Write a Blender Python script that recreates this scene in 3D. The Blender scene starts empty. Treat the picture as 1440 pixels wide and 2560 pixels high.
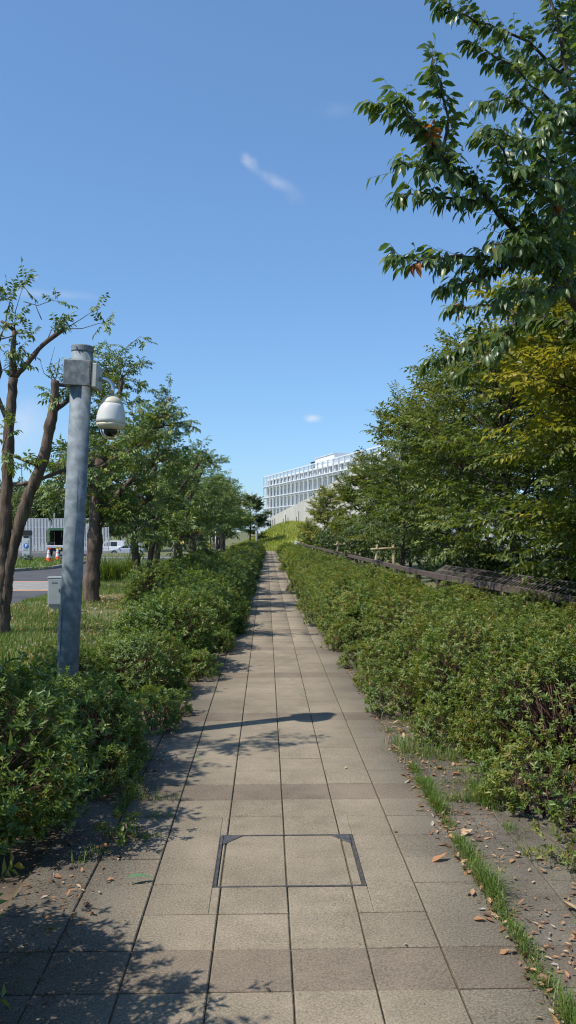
import bpy, math, numpy as np
from mathutils import Vector, Matrix
R = math.radians
sc = bpy.context.scene
COL = sc.collection

# ------------------------------------------------------------------ camera, sky, sun, exposure
CAM_H = 1.62
FPX = 2080.0                                    # focal length in photograph pixels
cam = bpy.data.cameras.new('camera'); cam.sensor_width = 36; cam.lens = FPX/2560*36
cam.clip_start = 0.05; cam.clip_end = 5000
camo = bpy.data.objects.new('camera', cam); COL.objects.link(camo); sc.camera = camo
camo.location = (0, 0, CAM_H)
camo.rotation_euler = (R(90 + 1.294), 0, R(-1.487))

SUN = Vector((-1.0, -0.50, 1.56)).normalized()   # towards the sun: over the left shoulder
SUN_EL = math.asin(SUN.z); SUN_AZ = math.atan2(SUN.x, SUN.y)
world = bpy.data.worlds.new('World'); sc.world = world; world.use_nodes = True
wn, wl = world.node_tree.nodes, world.node_tree.links
wn.clear()
def wmath(op, a, b=None, c=None):
    n = wn.new('ShaderNodeMath'); n.operation = op
    for i, v in enumerate((a, b, c)):
        if v is None: continue
        if isinstance(v, (int, float)): n.inputs[i].default_value = v
        else: wl.new(v, n.inputs[i])
    return n.outputs[0]
sky = wn.new('ShaderNodeTexSky'); sky.sky_type = 'NISHITA'; sky.sun_disc = False
sky.sun_elevation = SUN_EL; sky.sun_rotation = SUN_AZ
sky.altitude = 0; sky.air_density = 1.0; sky.dust_density = 0.35; sky.ozone_density = 3.2
geo = wn.new('ShaderNodeTexCoord'); sep = wn.new('ShaderNodeSeparateXYZ'); wl.new(geo.outputs['Generated'], sep.inputs[0])
yy = wmath('MAXIMUM', sep.outputs[1], 0.02)
U_, V_ = wmath('DIVIDE', sep.outputs[0], yy), wmath('DIVIDE', sep.outputs[2], yy)
def wnoise(scale, det, sx=1, sy=1):
    cb = wn.new('ShaderNodeCombineXYZ'); wl.new(wmath('MULTIPLY', U_, sx), cb.inputs[0]); wl.new(wmath('MULTIPLY', V_, sy), cb.inputs[1])
    n = wn.new('ShaderNodeTexNoise'); n.inputs['Scale'].default_value = scale; n.inputs['Detail'].default_value = det
    wl.new(cb.outputs[0], n.inputs['Vector']); return n.outputs['Fac']
N1 = wnoise(30, 6); N2 = wnoise(9, 5, 1, 2.2)
def cloud(u, v, ru, rv, ang, amount, wob):
    du = wmath('ADD', wmath('SUBTRACT', U_, u), wmath('MULTIPLY', wmath('SUBTRACT', N1, 0.5), wob))
    dv = wmath('ADD', wmath('SUBTRACT', V_, v), wmath('MULTIPLY', wmath('SUBTRACT', N2, 0.5), wob))
    c, s = math.cos(ang), math.sin(ang)
    a = wmath('DIVIDE', wmath('ADD', wmath('MULTIPLY', du, c), wmath('MULTIPLY', dv, s)), ru)
    b = wmath('DIVIDE', wmath('SUBTRACT', wmath('MULTIPLY', dv, c), wmath('MULTIPLY', du, s)), rv)
    d = wmath('ADD', wmath('MULTIPLY', a, a), wmath('MULTIPLY', b, b))
    m = wmath('MAXIMUM', wmath('SUBTRACT', 1.0, d), 0.0)
    w = wmath('MAXIMUM', wmath('SUBTRACT', wmath('ADD', N1, wmath('MULTIPLY', m, 0.22)), 0.42), 0.0)
    return wmath('MULTIPLY', wmath('MULTIPLY', wmath('MULTIPLY', m, m), w), amount*4.5)
tot = cloud(-0.019, 0.444, 0.010, 0.020, 0.5, 0.15, 0.03)
for a in ((0.014, 0.420, 0.046, 0.014, -0.42, 0.13, 0.035), (0.056, 0.136, 0.016, 0.008, 0, 0.30, 0.016), (-0.31, 0.125, 0.09, 0.05, 0, 0.22, 0.05),
          (-0.018, 0.032, 0.03, 0.018, 0, 0.45, 0.02), (0.09, 0.512, 0.04, 0.014, 0.1, 0.035, 0.03), (-0.27, 0.285, 0.10, 0.010, -0.08, 0.12, 0.03), (0.3, 0.10, 0.2, 0.04, 0, 0.3, 0.06)):
    tot = wmath('ADD', tot, cloud(*a))
tot = wmath('MINIMUM', tot, 0.8)
tint = wn.new('ShaderNodeMix'); tint.data_type = 'RGBA'; tint.blend_type = 'MULTIPLY'; tint.inputs[0].default_value = 1.0
wl.new(sky.outputs[0], tint.inputs[6]); tint.inputs[7].default_value = (0.86, 1.0, 1.10, 1)
gam = wn.new('ShaderNodeGamma'); gam.inputs[1].default_value = 0.72; wl.new(tint.outputs[2], gam.inputs[0])
bal = wn.new('ShaderNodeMix'); bal.data_type = 'RGBA'; bal.blend_type = 'MULTIPLY'; bal.inputs[0].default_value = 1.0; wl.new(gam.outputs[0], bal.inputs[6]); bal.inputs[7].default_value = (1.07, 1.34, 1.62, 1)
wmix = wn.new('ShaderNodeMix'); wmix.data_type = 'RGBA'; wl.new(tot, wmix.inputs[0]); wl.new(bal.outputs[2], wmix.inputs[6]); wmix.inputs[7].default_value = (5.6, 5.7, 6.1, 1)
bg = wn.new('ShaderNodeBackground'); bg.inputs[1].default_value = 0.118; wl.new(wmix.outputs[2], bg.inputs[0])
wo = wn.new('ShaderNodeOutputWorld'); wl.new(bg.outputs[0], wo.inputs[0])

sun = bpy.data.lights.new('sun', 'SUN'); sun.energy = 4.4; sun.angle = R(0.53); sun.color = (1.0, 0.95, 0.87)
suno = bpy.data.objects.new('sun', sun); COL.objects.link(suno); suno.location = (-20, 10, 40)
suno.rotation_euler = SUN.to_track_quat('Z', 'Y').to_euler()
sc.view_settings.view_transform = 'Standard'; sc.view_settings.look = 'None'
sc.view_settings.exposure = 0.38; sc.view_settings.gamma = 1.0; sc.view_settings.use_curve_mapping = False
sc.render.engine = 'CYCLES'
sc.cycles.max_bounces = 6; sc.cycles.transparent_max_bounces = 6; sc.cycles.use_denoising = True; sc.cycles.filter_width = 1.15

def at(px, py, Y):
    """point at distance Y that the photograph shows at pixel px, py (used to measure the place)"""
    return ((px - 666)*Y/FPX, Y, CAM_H - (py - 1327)*Y/FPX)

# ------------------------------------------------------------------ materials
MATS = {}
def mat(name, c1, c2=None, scale=8.0, rough=0.7, bump=0.0, bscale=40.0, metal=0.0, spec=0.5, coord='Object', detail=4, lo=0.35, hi=0.65, stretch=None, **extra):
    m = bpy.data.materials.new(name); m.use_nodes = True; n, l = m.node_tree.nodes, m.node_tree.links
    b = n['Principled BSDF']; b.inputs['Roughness'].default_value = rough; b.inputs['Metallic'].default_value = metal
    b.inputs['Specular IOR Level'].default_value = spec; b.inputs['Base Color'].default_value = (*c1, 1)
    tc = n.new('ShaderNodeTexCoord')
    vec = tc.outputs['Object']
    if coord == 'World': vec = n.new('ShaderNodeNewGeometry').outputs['Position']
    if stretch:
        mp = n.new('ShaderNodeMapping'); mp.inputs['Scale'].default_value = stretch; l.new(vec, mp.inputs[0]); vec = mp.outputs[0]
    if c2 is not None:
        t = n.new('ShaderNodeTexNoise'); t.inputs['Scale'].default_value = scale; t.inputs['Detail'].default_value = detail; l.new(vec, t.inputs['Vector'])
        r = n.new('ShaderNodeValToRGB'); r.color_ramp.elements[0].position = lo; r.color_ramp.elements[1].position = hi
        r.color_ramp.elements[0].color = (*c1, 1); r.color_ramp.elements[1].color = (*c2, 1)
        l.new(t.outputs['Fac'], r.inputs[0]); l.new(r.outputs[0], b.inputs['Base Color'])
    if bump:
        t = n.new('ShaderNodeTexNoise'); t.inputs['Scale'].default_value = bscale; t.inputs['Detail'].default_value = 5; l.new(vec, t.inputs['Vector'])
        bp = n.new('ShaderNodeBump'); bp.inputs['Strength'].default_value = bump; bp.inputs['Distance'].default_value = 0.02
        l.new(t.outputs['Fac'], bp.inputs['Height']); l.new(bp.outputs[0], b.inputs['Normal'])
    for k, v in extra.items(): b.inputs[k.replace('_', ' ')].default_value = v
    MATS[name] = m; return m

def leafmat(name, cols, transl=0.3, rough=0.45, tcol=None, spec=0.45):
    """leaf blade: colour picked by the leaf's own 'tint' value, some light shines through"""
    m = bpy.data.materials.new(name); m.use_nodes = True; n, l = m.node_tree.nodes, m.node_tree.links
    b = n['Principled BSDF']; b.inputs['Roughness'].default_value = rough; b.inputs['Specular IOR Level'].default_value = spec
    a = n.new('ShaderNodeAttribute'); a.attribute_name = 'tint'
    r = n.new('ShaderNodeValToRGB'); e = r.color_ramp.elements
    while len(e) < len(cols): e.new(0.5)
    for i, (p, c) in enumerate(cols): e[i].position = p; e[i].color = (*c, 1)
    l.new(a.outputs['Fac'], r.inputs[0]); l.new(r.outputs[0], b.inputs['Base Color'])
    t = n.new('ShaderNodeBsdfTranslucent'); g = n.new('ShaderNodeMix'); g.data_type = 'RGBA'; g.blend_type = 'MULTIPLY'; g.inputs[0].default_value = 1
    l.new(r.outputs[0], g.inputs[6]); g.inputs[7].default_value = (*(tcol or (1.7, 1.6, 0.6)), 1); l.new(g.outputs[2], t.inputs[0])
    mx = n.new('ShaderNodeMixShader'); mx.inputs[0].default_value = transl; l.new(b.outputs[0], mx.inputs[1]); l.new(t.outputs[0], mx.inputs[2])
    l.new(mx.outputs[0], n['Material Output'].inputs[0]); MATS[name] = m; return m

AZALEA = leafmat('azalea_leaf', [(0.0, (0.056, 0.100, 0.022)), (0.4, (0.130, 0.185, 0.036)), (0.8, (0.225, 0.24, 0.055)), (1.0, (0.22, 0.14, 0.05))], 0.34)
AZALEA_L = leafmat('azalea_leaf_glossy', [(0.0, (0.056, 0.112, 0.026)), (0.5, (0.132, 0.200, 0.040)), (0.85, (0.23, 0.265, 0.06)), (1.0, (0.20, 0.15, 0.05))], 0.34, 0.40)
CHERRY = leafmat('cherry_leaf', [(0.0, (0.050, 0.098, 0.032)), (0.6, (0.102, 0.158, 0.046)), (0.93, (0.175, 0.22, 0.065)), (1.0, (0.32, 0.10, 0.03))], 0.42, 0.36)
ZEL_Y = leafmat('yellowing_leaf', [(0.0, (0.070, 0.112, 0.020)), (0.4, (0.19, 0.205, 0.026)), (0.75, (0.39, 0.33, 0.036)), (1.0, (0.56, 0.42, 0.10))], 0.40)
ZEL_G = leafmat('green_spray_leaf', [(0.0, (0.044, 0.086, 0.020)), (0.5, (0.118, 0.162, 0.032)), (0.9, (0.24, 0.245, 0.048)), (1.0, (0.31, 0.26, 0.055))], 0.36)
PINNATE = leafmat('pinnate_leaf', [(0.0, (0.060, 0.120, 0.034)), (0.55, (0.135, 0.205, 0.05)), (0.9, (0.24, 0.275, 0.06)), (0.97, (0.32, 0.26, 0.03)), (1.0, (0.45, 0.28, 0.05))], 0.28)
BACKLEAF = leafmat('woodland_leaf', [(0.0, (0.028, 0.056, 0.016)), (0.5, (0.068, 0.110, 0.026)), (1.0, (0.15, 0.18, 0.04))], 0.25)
GRASS = leafmat('grass_blade', [(0.0, (0.060, 0.120, 0.018)), (0.55, (0.115, 0.180, 0.028)), (0.85, (0.19, 0.21, 0.05)), (1.0, (0.34, 0.28, 0.12))], 0.3, 0.5)
MOUNDG = leafmat('meadow_blade', [(0.0, (0.13, 0.18, 0.03)), (0.6, (0.24, 0.275, 0.045)), (1.0, (0.44, 0.38, 0.12))], 0.38, 0.55)
DRY = leafmat('dry_leaf', [(0.0, (0.10, 0.05, 0.03)), (0.35, (0.26, 0.14, 0.07)), (0.65, (0.40, 0.20, 0.09)), (0.85, (0.46, 0.34, 0.22)), (1.0, (0.30, 0.28, 0.25))], 0.15, 0.65)
GREENLEAF = leafmat('fresh_fallen_leaf', [(0.0, (0.10, 0.24, 0.10)), (1.0, (0.12, 0.26, 0.10))], 0.2)

mat('bark', (0.055, 0.036, 0.026), (0.15, 0.105, 0.075), 14, 0.9, 0.8, 30, stretch=(1, 1, 0.25))
mat('dark_bark', (0.030, 0.022, 0.017), (0.075, 0.055, 0.042), 14, 0.9, 0.6, 30, stretch=(1, 1, 0.3))
mat('red_stem', (0.055, 0.026, 0.020), (0.13, 0.062, 0.042), 30, 0.8)
mat('twig', (0.075, 0.045, 0.030), (0.14, 0.09, 0.055), 30, 0.8)
mat('joint_soil', (0.085, 0.064, 0.040), (0.15, 0.115, 0.058), 9, 0.95, 0.6, 60, coord='World')
mat('soil', (0.055, 0.040, 0.028), (0.12, 0.088, 0.058), 3, 0.95, 0.8, 25, coord='World')
mat('ground_green', (0.075, 0.095, 0.028), (0.15, 0.135, 0.055), 1.3, 0.95, 0.6, 20, coord='World')
mat('lawn_base', (0.085, 0.115, 0.03), (0.17, 0.155, 0.065), 2.2, 0.95, 0.8, 30, coord='World', detail=8)
mat('asphalt', (0.050, 0.050, 0.053), (0.078, 0.077, 0.078), 1.2, 0.9, 0.4, 90, coord='World', detail=8)
mat('band_concrete', (0.20, 0.19, 0.175), (0.28, 0.265, 0.24), 3, 0.9, 0.3, 60, coord='World')
mat('band_orange', (0.40, 0.20, 0.12), (0.50, 0.28, 0.18), 6, 0.8, coord='World')
mat('road_white', (0.62, 0.62, 0.60), (0.74, 0.74, 0.72), 8, 0.7, coord='World')
mat('kerb', (0.26, 0.25, 0.23), (0.36, 0.35, 0.32), 5, 0.9, 0.3, 40, coord='World')
mat('galvanised', (0.115, 0.145, 0.165), (0.215, 0.25, 0.275), 13, 0.72, 0.06, 60, metal=0.0, detail=7, lo=0.40, hi=0.64)
mat('galvanised_box', (0.125, 0.14, 0.145), (0.24, 0.25, 0.25), 22, 0.5, 0.05, 60, metal=0.35, detail=6, lo=0.38, hi=0.66)
mat('pale_box', (0.42, 0.42, 0.37), (0.50, 0.50, 0.44), 9, 0.5)
mat('chrome', (0.60, 0.63, 0.66), None, rough=0.16, metal=1.0)
mat('camera_white', (0.58, 0.58, 0.55), (0.68, 0.68, 0.66), 5, 0.35)
mat('camera_cream', (0.52, 0.48, 0.34), (0.60, 0.56, 0.42), 9, 0.45)
mat('camera_dark', (0.012, 0.012, 0.014), None, rough=0.15)
mat('clear_dome', (0.9, 0.92, 0.93), None, rough=0.03, Transmission_Weight=1.0, IOR=1.18)
mat('iron', (0.075, 0.072, 0.075), (0.16, 0.14, 0.12), 40, 0.5, 0.3, 90, metal=0.5)
mat('cabinet_grey', (0.36, 0.38, 0.38), (0.42, 0.44, 0.43), 5, 0.5)
mat('post_grey', (0.40, 0.41, 0.41), (0.47, 0.48, 0.47), 3, 0.55)
mat('mottled_pole', (0.22, 0.23, 0.21), (0.38, 0.38, 0.34), 7, 0.6)
mat('white_metal', (0.68, 0.69, 0.70), (0.75, 0.75, 0.75), 4, 0.5)
mat('fence_white', (0.58, 0.59, 0.63), (0.66, 0.67, 0.70), 4, 0.5)
mat('cone_orange', (0.78, 0.095, 0.02), (0.70, 0.12, 0.03), 8, 0.5)
mat('cone_white', (0.75, 0.74, 0.72), None, rough=0.4)
mat('sign_blue', (0.02, 0.12, 0.40), None, rough=0.4)
mat('sign_white', (0.78, 0.79, 0.80), None, rough=0.4)
mat('machine_grey', (0.40, 0.44, 0.45), (0.47, 0.50, 0.51), 3, 0.5)
mat('black_plastic', (0.015, 0.015, 0.017), None, rough=0.5)
mat('tyre', (0.018, 0.018, 0.019), (0.03, 0.03, 0.03), 20, 0.85)
mat('rim', (0.40, 0.41, 0.43), None, rough=0.3, metal=0.8)
mat('car_white', (0.74, 0.75, 0.77), None, rough=0.25, Coat_Weight=0.6)
mat('car_silver', (0.56, 0.58, 0.64), None, rough=0.25, metal=0.3, Coat_Weight=0.6)
mat('car_beige', (0.55, 0.54, 0.50), None, rough=0.3, Coat_Weight=0.5)
mat('car_glass', (0.03, 0.045, 0.05), None, rough=0.06, spec=0.8)
mat('lamp_clear', (0.7, 0.72, 0.74), None, rough=0.1)
mat('lamp_red', (0.35, 0.02, 0.02), None, rough=0.2)
mat('tarp', (0.035, 0.11, 0.06), (0.06, 0.16, 0.09), 4, 0.7, 0.3, 12)
mat('tarp_side', (0.10, 0.17, 0.08), (0.17, 0.23, 0.12), 4, 0.7, 0.3, 12)
mat('plate_yellow', (0.55, 0.36, 0.04), None, rough=0.5)
mat('wood_brown', (0.060, 0.042, 0.036), (0.125, 0.088, 0.072), 6, 0.8, 0.4, 40, stretch=(3, 3, 3))
mat('brown_wire', (0.115, 0.085, 0.078), (0.16, 0.125, 0.115), 12, 0.55)
mat('bamboo', (0.30, 0.24, 0.13), (0.38, 0.31, 0.18), 6, 0.7)
mat('stone', (0.15, 0.145, 0.13), (0.30, 0.285, 0.25), 4, 0.9, 0.6, 20)
mat('wall_concrete', (0.42, 0.40, 0.355), (0.50, 0.48, 0.43), 0.6, 0.9, 0.15, 10, coord='World', detail=8)
mat('building_white', (0.64, 0.66, 0.68), (0.70, 0.72, 0.73), 0.3, 0.6)
mat('building_grey', (0.50, 0.51, 0.52), (0.56, 0.57, 0.58), 0.3, 0.7)
mat('building_glass', (0.11, 0.145, 0.165), (0.19, 0.23, 0.25), 0.5, 0.3, spec=0.3)
mat('spandrel_glass', (0.36, 0.44, 0.43), (0.44, 0.51, 0.50), 0.5, 0.25, spec=0.6)
mat('dark_post', (0.06, 0.055, 0.05), (0.10, 0.09, 0.08), 9, 0.7)
mat('bollard_green', (0.05, 0.085, 0.075), (0.08, 0.12, 0.11), 12, 0.5, metal=0.3)

def tilemat(name, base, dark):
    m = bpy.data.materials.new(name); m.use_nodes = True; n, l = m.node_tree.nodes, m.node_tree.links
    b = n['Principled BSDF']; b.inputs['Roughness'].default_value = 0.88; b.inputs['Specular IOR Level'].default_value = 0.3
    pos = n.new('ShaderNodeNewGeometry').outputs['Position']
    def mth(op, a, b_, c=None):
        q = n.new('ShaderNodeMath'); q.operation = op
        for i, v in enumerate((a, b_, c)):
            if v is None: continue
            if isinstance(v, (int, float)): q.inputs[i].default_value = v
            else: l.new(v, q.inputs[i])
        return q.outputs[0]
    def noise(s, d, rough=0.5):
        t = n.new('ShaderNodeTexNoise'); t.inputs['Scale'].default_value = s; t.inputs['Detail'].default_value = d; t.inputs['Roughness'].default_value = rough
        l.new(pos, t.inputs['Vector']); return t.outputs['Fac']
    oi = n.new('ShaderNodeObjectInfo'); at_ = n.new('ShaderNodeAttribute'); at_.attribute_name = 'tint'
    rnd = mth('FRACT', mth('ADD', oi.outputs['Random'], at_.outputs['Fac']), None)
    grit = noise(105, 3, 0.8); big = noise(1.1, 6, 0.6); mid = noise(7, 5, 0.65)
    sx = n.new('ShaderNodeSeparateXYZ'); l.new(pos, sx.inputs[0])
    # trodden middle is cleaner, the outer columns carry soil and algae
    edge = n.new('ShaderNodeMapRange'); edge.interpolation_type = 'SMOOTHSTEP'
    ax = mth('ABSOLUTE', mth('SUBTRACT', sx.outputs[0], 0.12), None)
    l.new(mth('ADD', ax, mth('MULTIPLY', mth('SUBTRACT', mid, 0.5), 0.55)), edge.inputs[0])
    edge.inputs[1].default_value = 0.38; edge.inputs[2].default_value = 0.98
    v = mth('ADD', 0.79, mth('MULTIPLY', rnd, 0.085))
    v = mth('ADD', v, mth('MULTIPLY', mth('SUBTRACT', grit, 0.5), 1.9))
    v = mth('ADD', v, mth('MULTIPLY', mth('SUBTRACT', big, 0.5), 0.95))
    v = mth('ADD', v, mth('MULTIPLY', mth('SUBTRACT', mid, 0.5), 0.55))
    dirt = mth('MULTIPLY', edge.outputs[0], 0.27)
    v = mth('MAXIMUM', mth('SUBTRACT', v, dirt), 0.18)
    cm = n.new('ShaderNodeMix'); cm.data_type = 'RGBA'; l.new(edge.outputs[0], cm.inputs[0]); cm.inputs[6].default_value = (*base, 1); cm.inputs[7].default_value = (*dark, 1)
    mu = n.new('ShaderNodeVectorMath'); mu.operation = 'SCALE'; l.new(cm.outputs[2], mu.inputs[0]); l.new(v, mu.inputs['Scale'])
    l.new(mu.outputs[0], b.inputs['Base Color'])
    bp = n.new('ShaderNodeBump'); bp.inputs['Strength'].default_value = 0.45; bp.inputs['Distance'].default_value = 0.006
    l.new(grit, bp.inputs['Height']); l.new(bp.outputs[0], b.inputs['Normal'])
    MATS[name] = m; return m
tilemat('tile', (0.278, 0.228, 0.160), (0.212, 0.180, 0.136))
tilemat('tile_brown', (0.220, 0.174, 0.125), (0.19, 0.150, 0.108))

# ------------------------------------------------------------------ object helpers
def tag(o, label=None, cat=None, group=None, kind=None):
    if label: o['label'] = label
    if cat: o['category'] = cat
    if group: o['group'] = group
    if kind: o['kind'] = kind
    return o
def empty(name, loc=(0, 0, 0), rz=0.0, label=None, cat=None, group=None):
    o = bpy.data.objects.new(name, None); COL.objects.link(o); o.location = loc; o.rotation_euler = (0, 0, rz); o.empty_display_size = 0.1
    return tag(o, label, cat, group)
def link(name, me, parent=None, loc=None):
    o = bpy.data.objects.new(name, me); COL.objects.link(o); o.parent = parent
    if loc is not None: o.location = loc
    return o
def copy_tree(o, parent=None):
    c = o.copy(); COL.objects.link(c); c.parent = parent
    for ch in list(o.children): copy_tree(ch, c)
    return c
def M_(m): return MATS[m] if isinstance(m, str) else m
def mesh_poly(name, V, F, m, smooth=False):
    me = bpy.data.meshes.new(name); me.from_pydata([tuple(v) for v in V], [], [tuple(f) for f in F]); me.materials.append(M_(m))
    if smooth: me.polygons.foreach_set('use_smooth', [True]*len(me.polygons))
    me.update(); return me
def mesh_tri(name, V, F, m, tint=None, smooth=False):
    V = np.asarray(V, np.float32); F = np.asarray(F, np.int32)
    me = bpy.data.meshes.new(name); me.vertices.add(len(V)); me.vertices.foreach_set('co', V.ravel())
    k = F.shape[1]; me.loops.add(F.size); me.loops.foreach_set('vertex_index', F.ravel())
    me.polygons.add(len(F)); me.polygons.foreach_set('loop_start', np.arange(0, F.size, k, dtype=np.int32)); me.polygons.foreach_set('loop_total', np.full(len(F), k, np.int32))
    if smooth: me.polygons.foreach_set('use_smooth', np.ones(len(F), bool))
    me.materials.append(M_(m)); me.update(calc_edges=True)
    if tint is not None:
        a = me.attributes.new('tint', 'FLOAT', 'POINT'); a.data.foreach_set('value', np.asarray(tint, np.float32))
    return me
def join(gs):
    V, F = [], []
    for v, f in gs:
        b = len(V); V += [tuple(p) for p in v]; F += [tuple(i + b for i in q) for q in f]
    return V, F
def boxg(x0, x1, y0, y1, z0, z1):
    V = [(x, y, z) for z in (z0, z1) for y in (y0, y1) for x in (x0, x1)]
    return V, [(0, 2, 3, 1), (4, 5, 7, 6), (0, 1, 5, 4), (2, 6, 7, 3), (0, 4, 6, 2), (1, 3, 7, 5)]
def tube(pts, rad, n=8, caps=True):
    P = [Vector(p) for p in pts]; V, F = [], []
    if not hasattr(rad, '__len__'): rad = [rad]*len(P)
    t0 = (P[1] - P[0]).normalized(); s = t0.cross(Vector((0, 0, 1)))
    if s.length < 1e-3: s = t0.cross(Vector((1, 0, 0)))
    s.normalize()
    for i, p in enumerate(P):
        t = (P[min(i+1, len(P)-1)] - P[max(i-1, 0)]).normalized()
        s = (s - t*s.dot(t)).normalized(); u = t.cross(s)
        for k in range(n):
            a = 2*math.pi*k/n; V.append(p + (s*math.cos(a) + u*math.sin(a))*rad[i])
    for i in range(len(P)-1):
        for k in range(n): F.append((i*n+k, i*n+(k+1) % n, (i+1)*n+(k+1) % n, (i+1)*n+k))
    if caps: F.append(tuple(range(n-1, -1, -1))); F.append(tuple(range((len(P)-1)*n, len(P)*n)))
    return V, F
def lathe(prof, n=32, c=(0, 0, 0)):
    V, F = [], []
    for r, z in prof:
        for k in range(n): a = 2*math.pi*k/n; V.append((c[0]+r*math.cos(a), c[1]+r*math.sin(a), c[2]+z))
    for i in range(len(prof)-1):
        for k in range(n): F.append((i*n+k, i*n+(k+1) % n, (i+1)*n+(k+1) % n, (i+1)*n+k))
    F.append(tuple(range(n-1, -1, -1))); F.append(tuple(range((len(prof)-1)*n, len(prof)*n)))
    return V, F
def prism(poly, a, b, axis='y'):
    """polygon extruded from a to b; 'y': poly in xz, 'z': poly in xy, 'x': poly in yz"""
    f = {'y': lambda p, t: (p[0], t, p[1]), 'z': lambda p, t: (p[0], p[1], t), 'x': lambda p, t: (t, p[0], p[1])}[axis]
    n = len(poly); V = [f(p, a) for p in poly] + [f(p, b) for p in poly]
    F = [tuple(range(n-1, -1, -1)), tuple(range(n, 2*n))] + [(i, (i+1) % n, n+(i+1) % n, n+i) for i in range(n)]
    return V, F
def part(name, g, m, parent=None, bevel=0.0, smooth=False, seg=2):
    o = link(name, mesh_poly(name, g[0], g[1], m, smooth), parent)
    if bevel:
        bv = o.modifiers.new('bevel', 'BEVEL'); bv.width = bevel; bv.segments = seg; bv.limit_method = 'ANGLE'; bv.angle_limit = R(35)
    return o

# ------------------------------------------------------------------ ground heights
def sstep(a, b, x):
    t = np.clip((x - a)/(b - a), 0, 1); return t*t*(3 - 2*t)
def gz(x, y):
    x = np.asarray(x, float); y = np.asarray(y, float)
    z = -0.035 + 0.0*x
    bank = sstep(-1.25, -2.3, x)*sstep(-5.6, -4.6, x)*(1 - sstep(58, 64, y))
    z = z + bank*(0.21 + 0.02*np.sin(x*2.1 + y*0.7) + 0.015*np.sin(y*1.7 - x))
    z = z + 0.85*sstep(4.4, 7.5, x)*(1 - sstep(22, 30, y))
    z = z - 1.5*sstep(58, 100, y)*sstep(-4, -9, x)
    return z

# ------------------------------------------------------------------ large structure: ground, path, lawn, road
rng = np.random.default_rng(7)
def gridmesh(name, xs, ys, zf, m):
    X, Y = np.meshgrid(xs, ys); Z = zf(X, Y); V = np.stack([X, Y, Z], -1).reshape(-1, 3)
    nx, ny = len(xs), len(ys); i = np.arange(nx-1)[None, :] + nx*np.arange(ny-1)[:, None]; i = i.ravel()
    return mesh_tri(name, V, np.stack([i, i+1, i+nx+1, i+nx], 1), m, smooth=True)
xs = np.concatenate([[-1800, -900, -400, -200, -120], np.arange(-80, -8, 4), np.arange(-8, 12, 0.5), np.arange(12, 80, 4), [120, 200, 400, 900, 1800]])
ys = np.concatenate([[-300, -100, -40, -15], np.arange(-6, 70, 1.0), np.arange(70, 140, 4), [160, 200, 300, 500, 900, 1600, 3000]])
tag(link('ground', gridmesh('ground', xs, ys, lambda x, y: gz(x, y) - 0.008 - 0.25*((x > -5.4) & (x < 2.1) & (y > -3) & (y < 61)), 'ground_green')), kind='structure')
def soilz(x, y): return gz(x, y) + 0.006 + 0.012*np.sin(x*5.1)*np.sin(y*3.3)*0.5
tag(link('soil_bed', gridmesh('soil_bed', np.arange(1.55, 4.3, 0.15), np.arange(-4, 66, 0.4), soilz, 'soil')), kind='structure')
def lawnz(x, y): return gz(x, y) + 0.004
tag(link('soil_bed', gridmesh('soil_bed', np.arange(-2.30, -1.03, 0.1), np.arange(-3, 66, 0.4), lambda x, y: gz(x, y) + 0.014 + 0.008*np.sin(x*7)*np.sin(y*4), 'soil')), kind='structure')
tag(link('lawn', gridmesh('lawn', np.arange(-5.6, -1.99, 0.2), np.arange(-4, 62, 0.5), lawnz, 'lawn_base')), kind='structure')
path = tag(part('path', boxg(-1.13, 1.61, 1.5, 66.2, -0.2, -0.011), 'joint_soil'), kind='structure')

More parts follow.
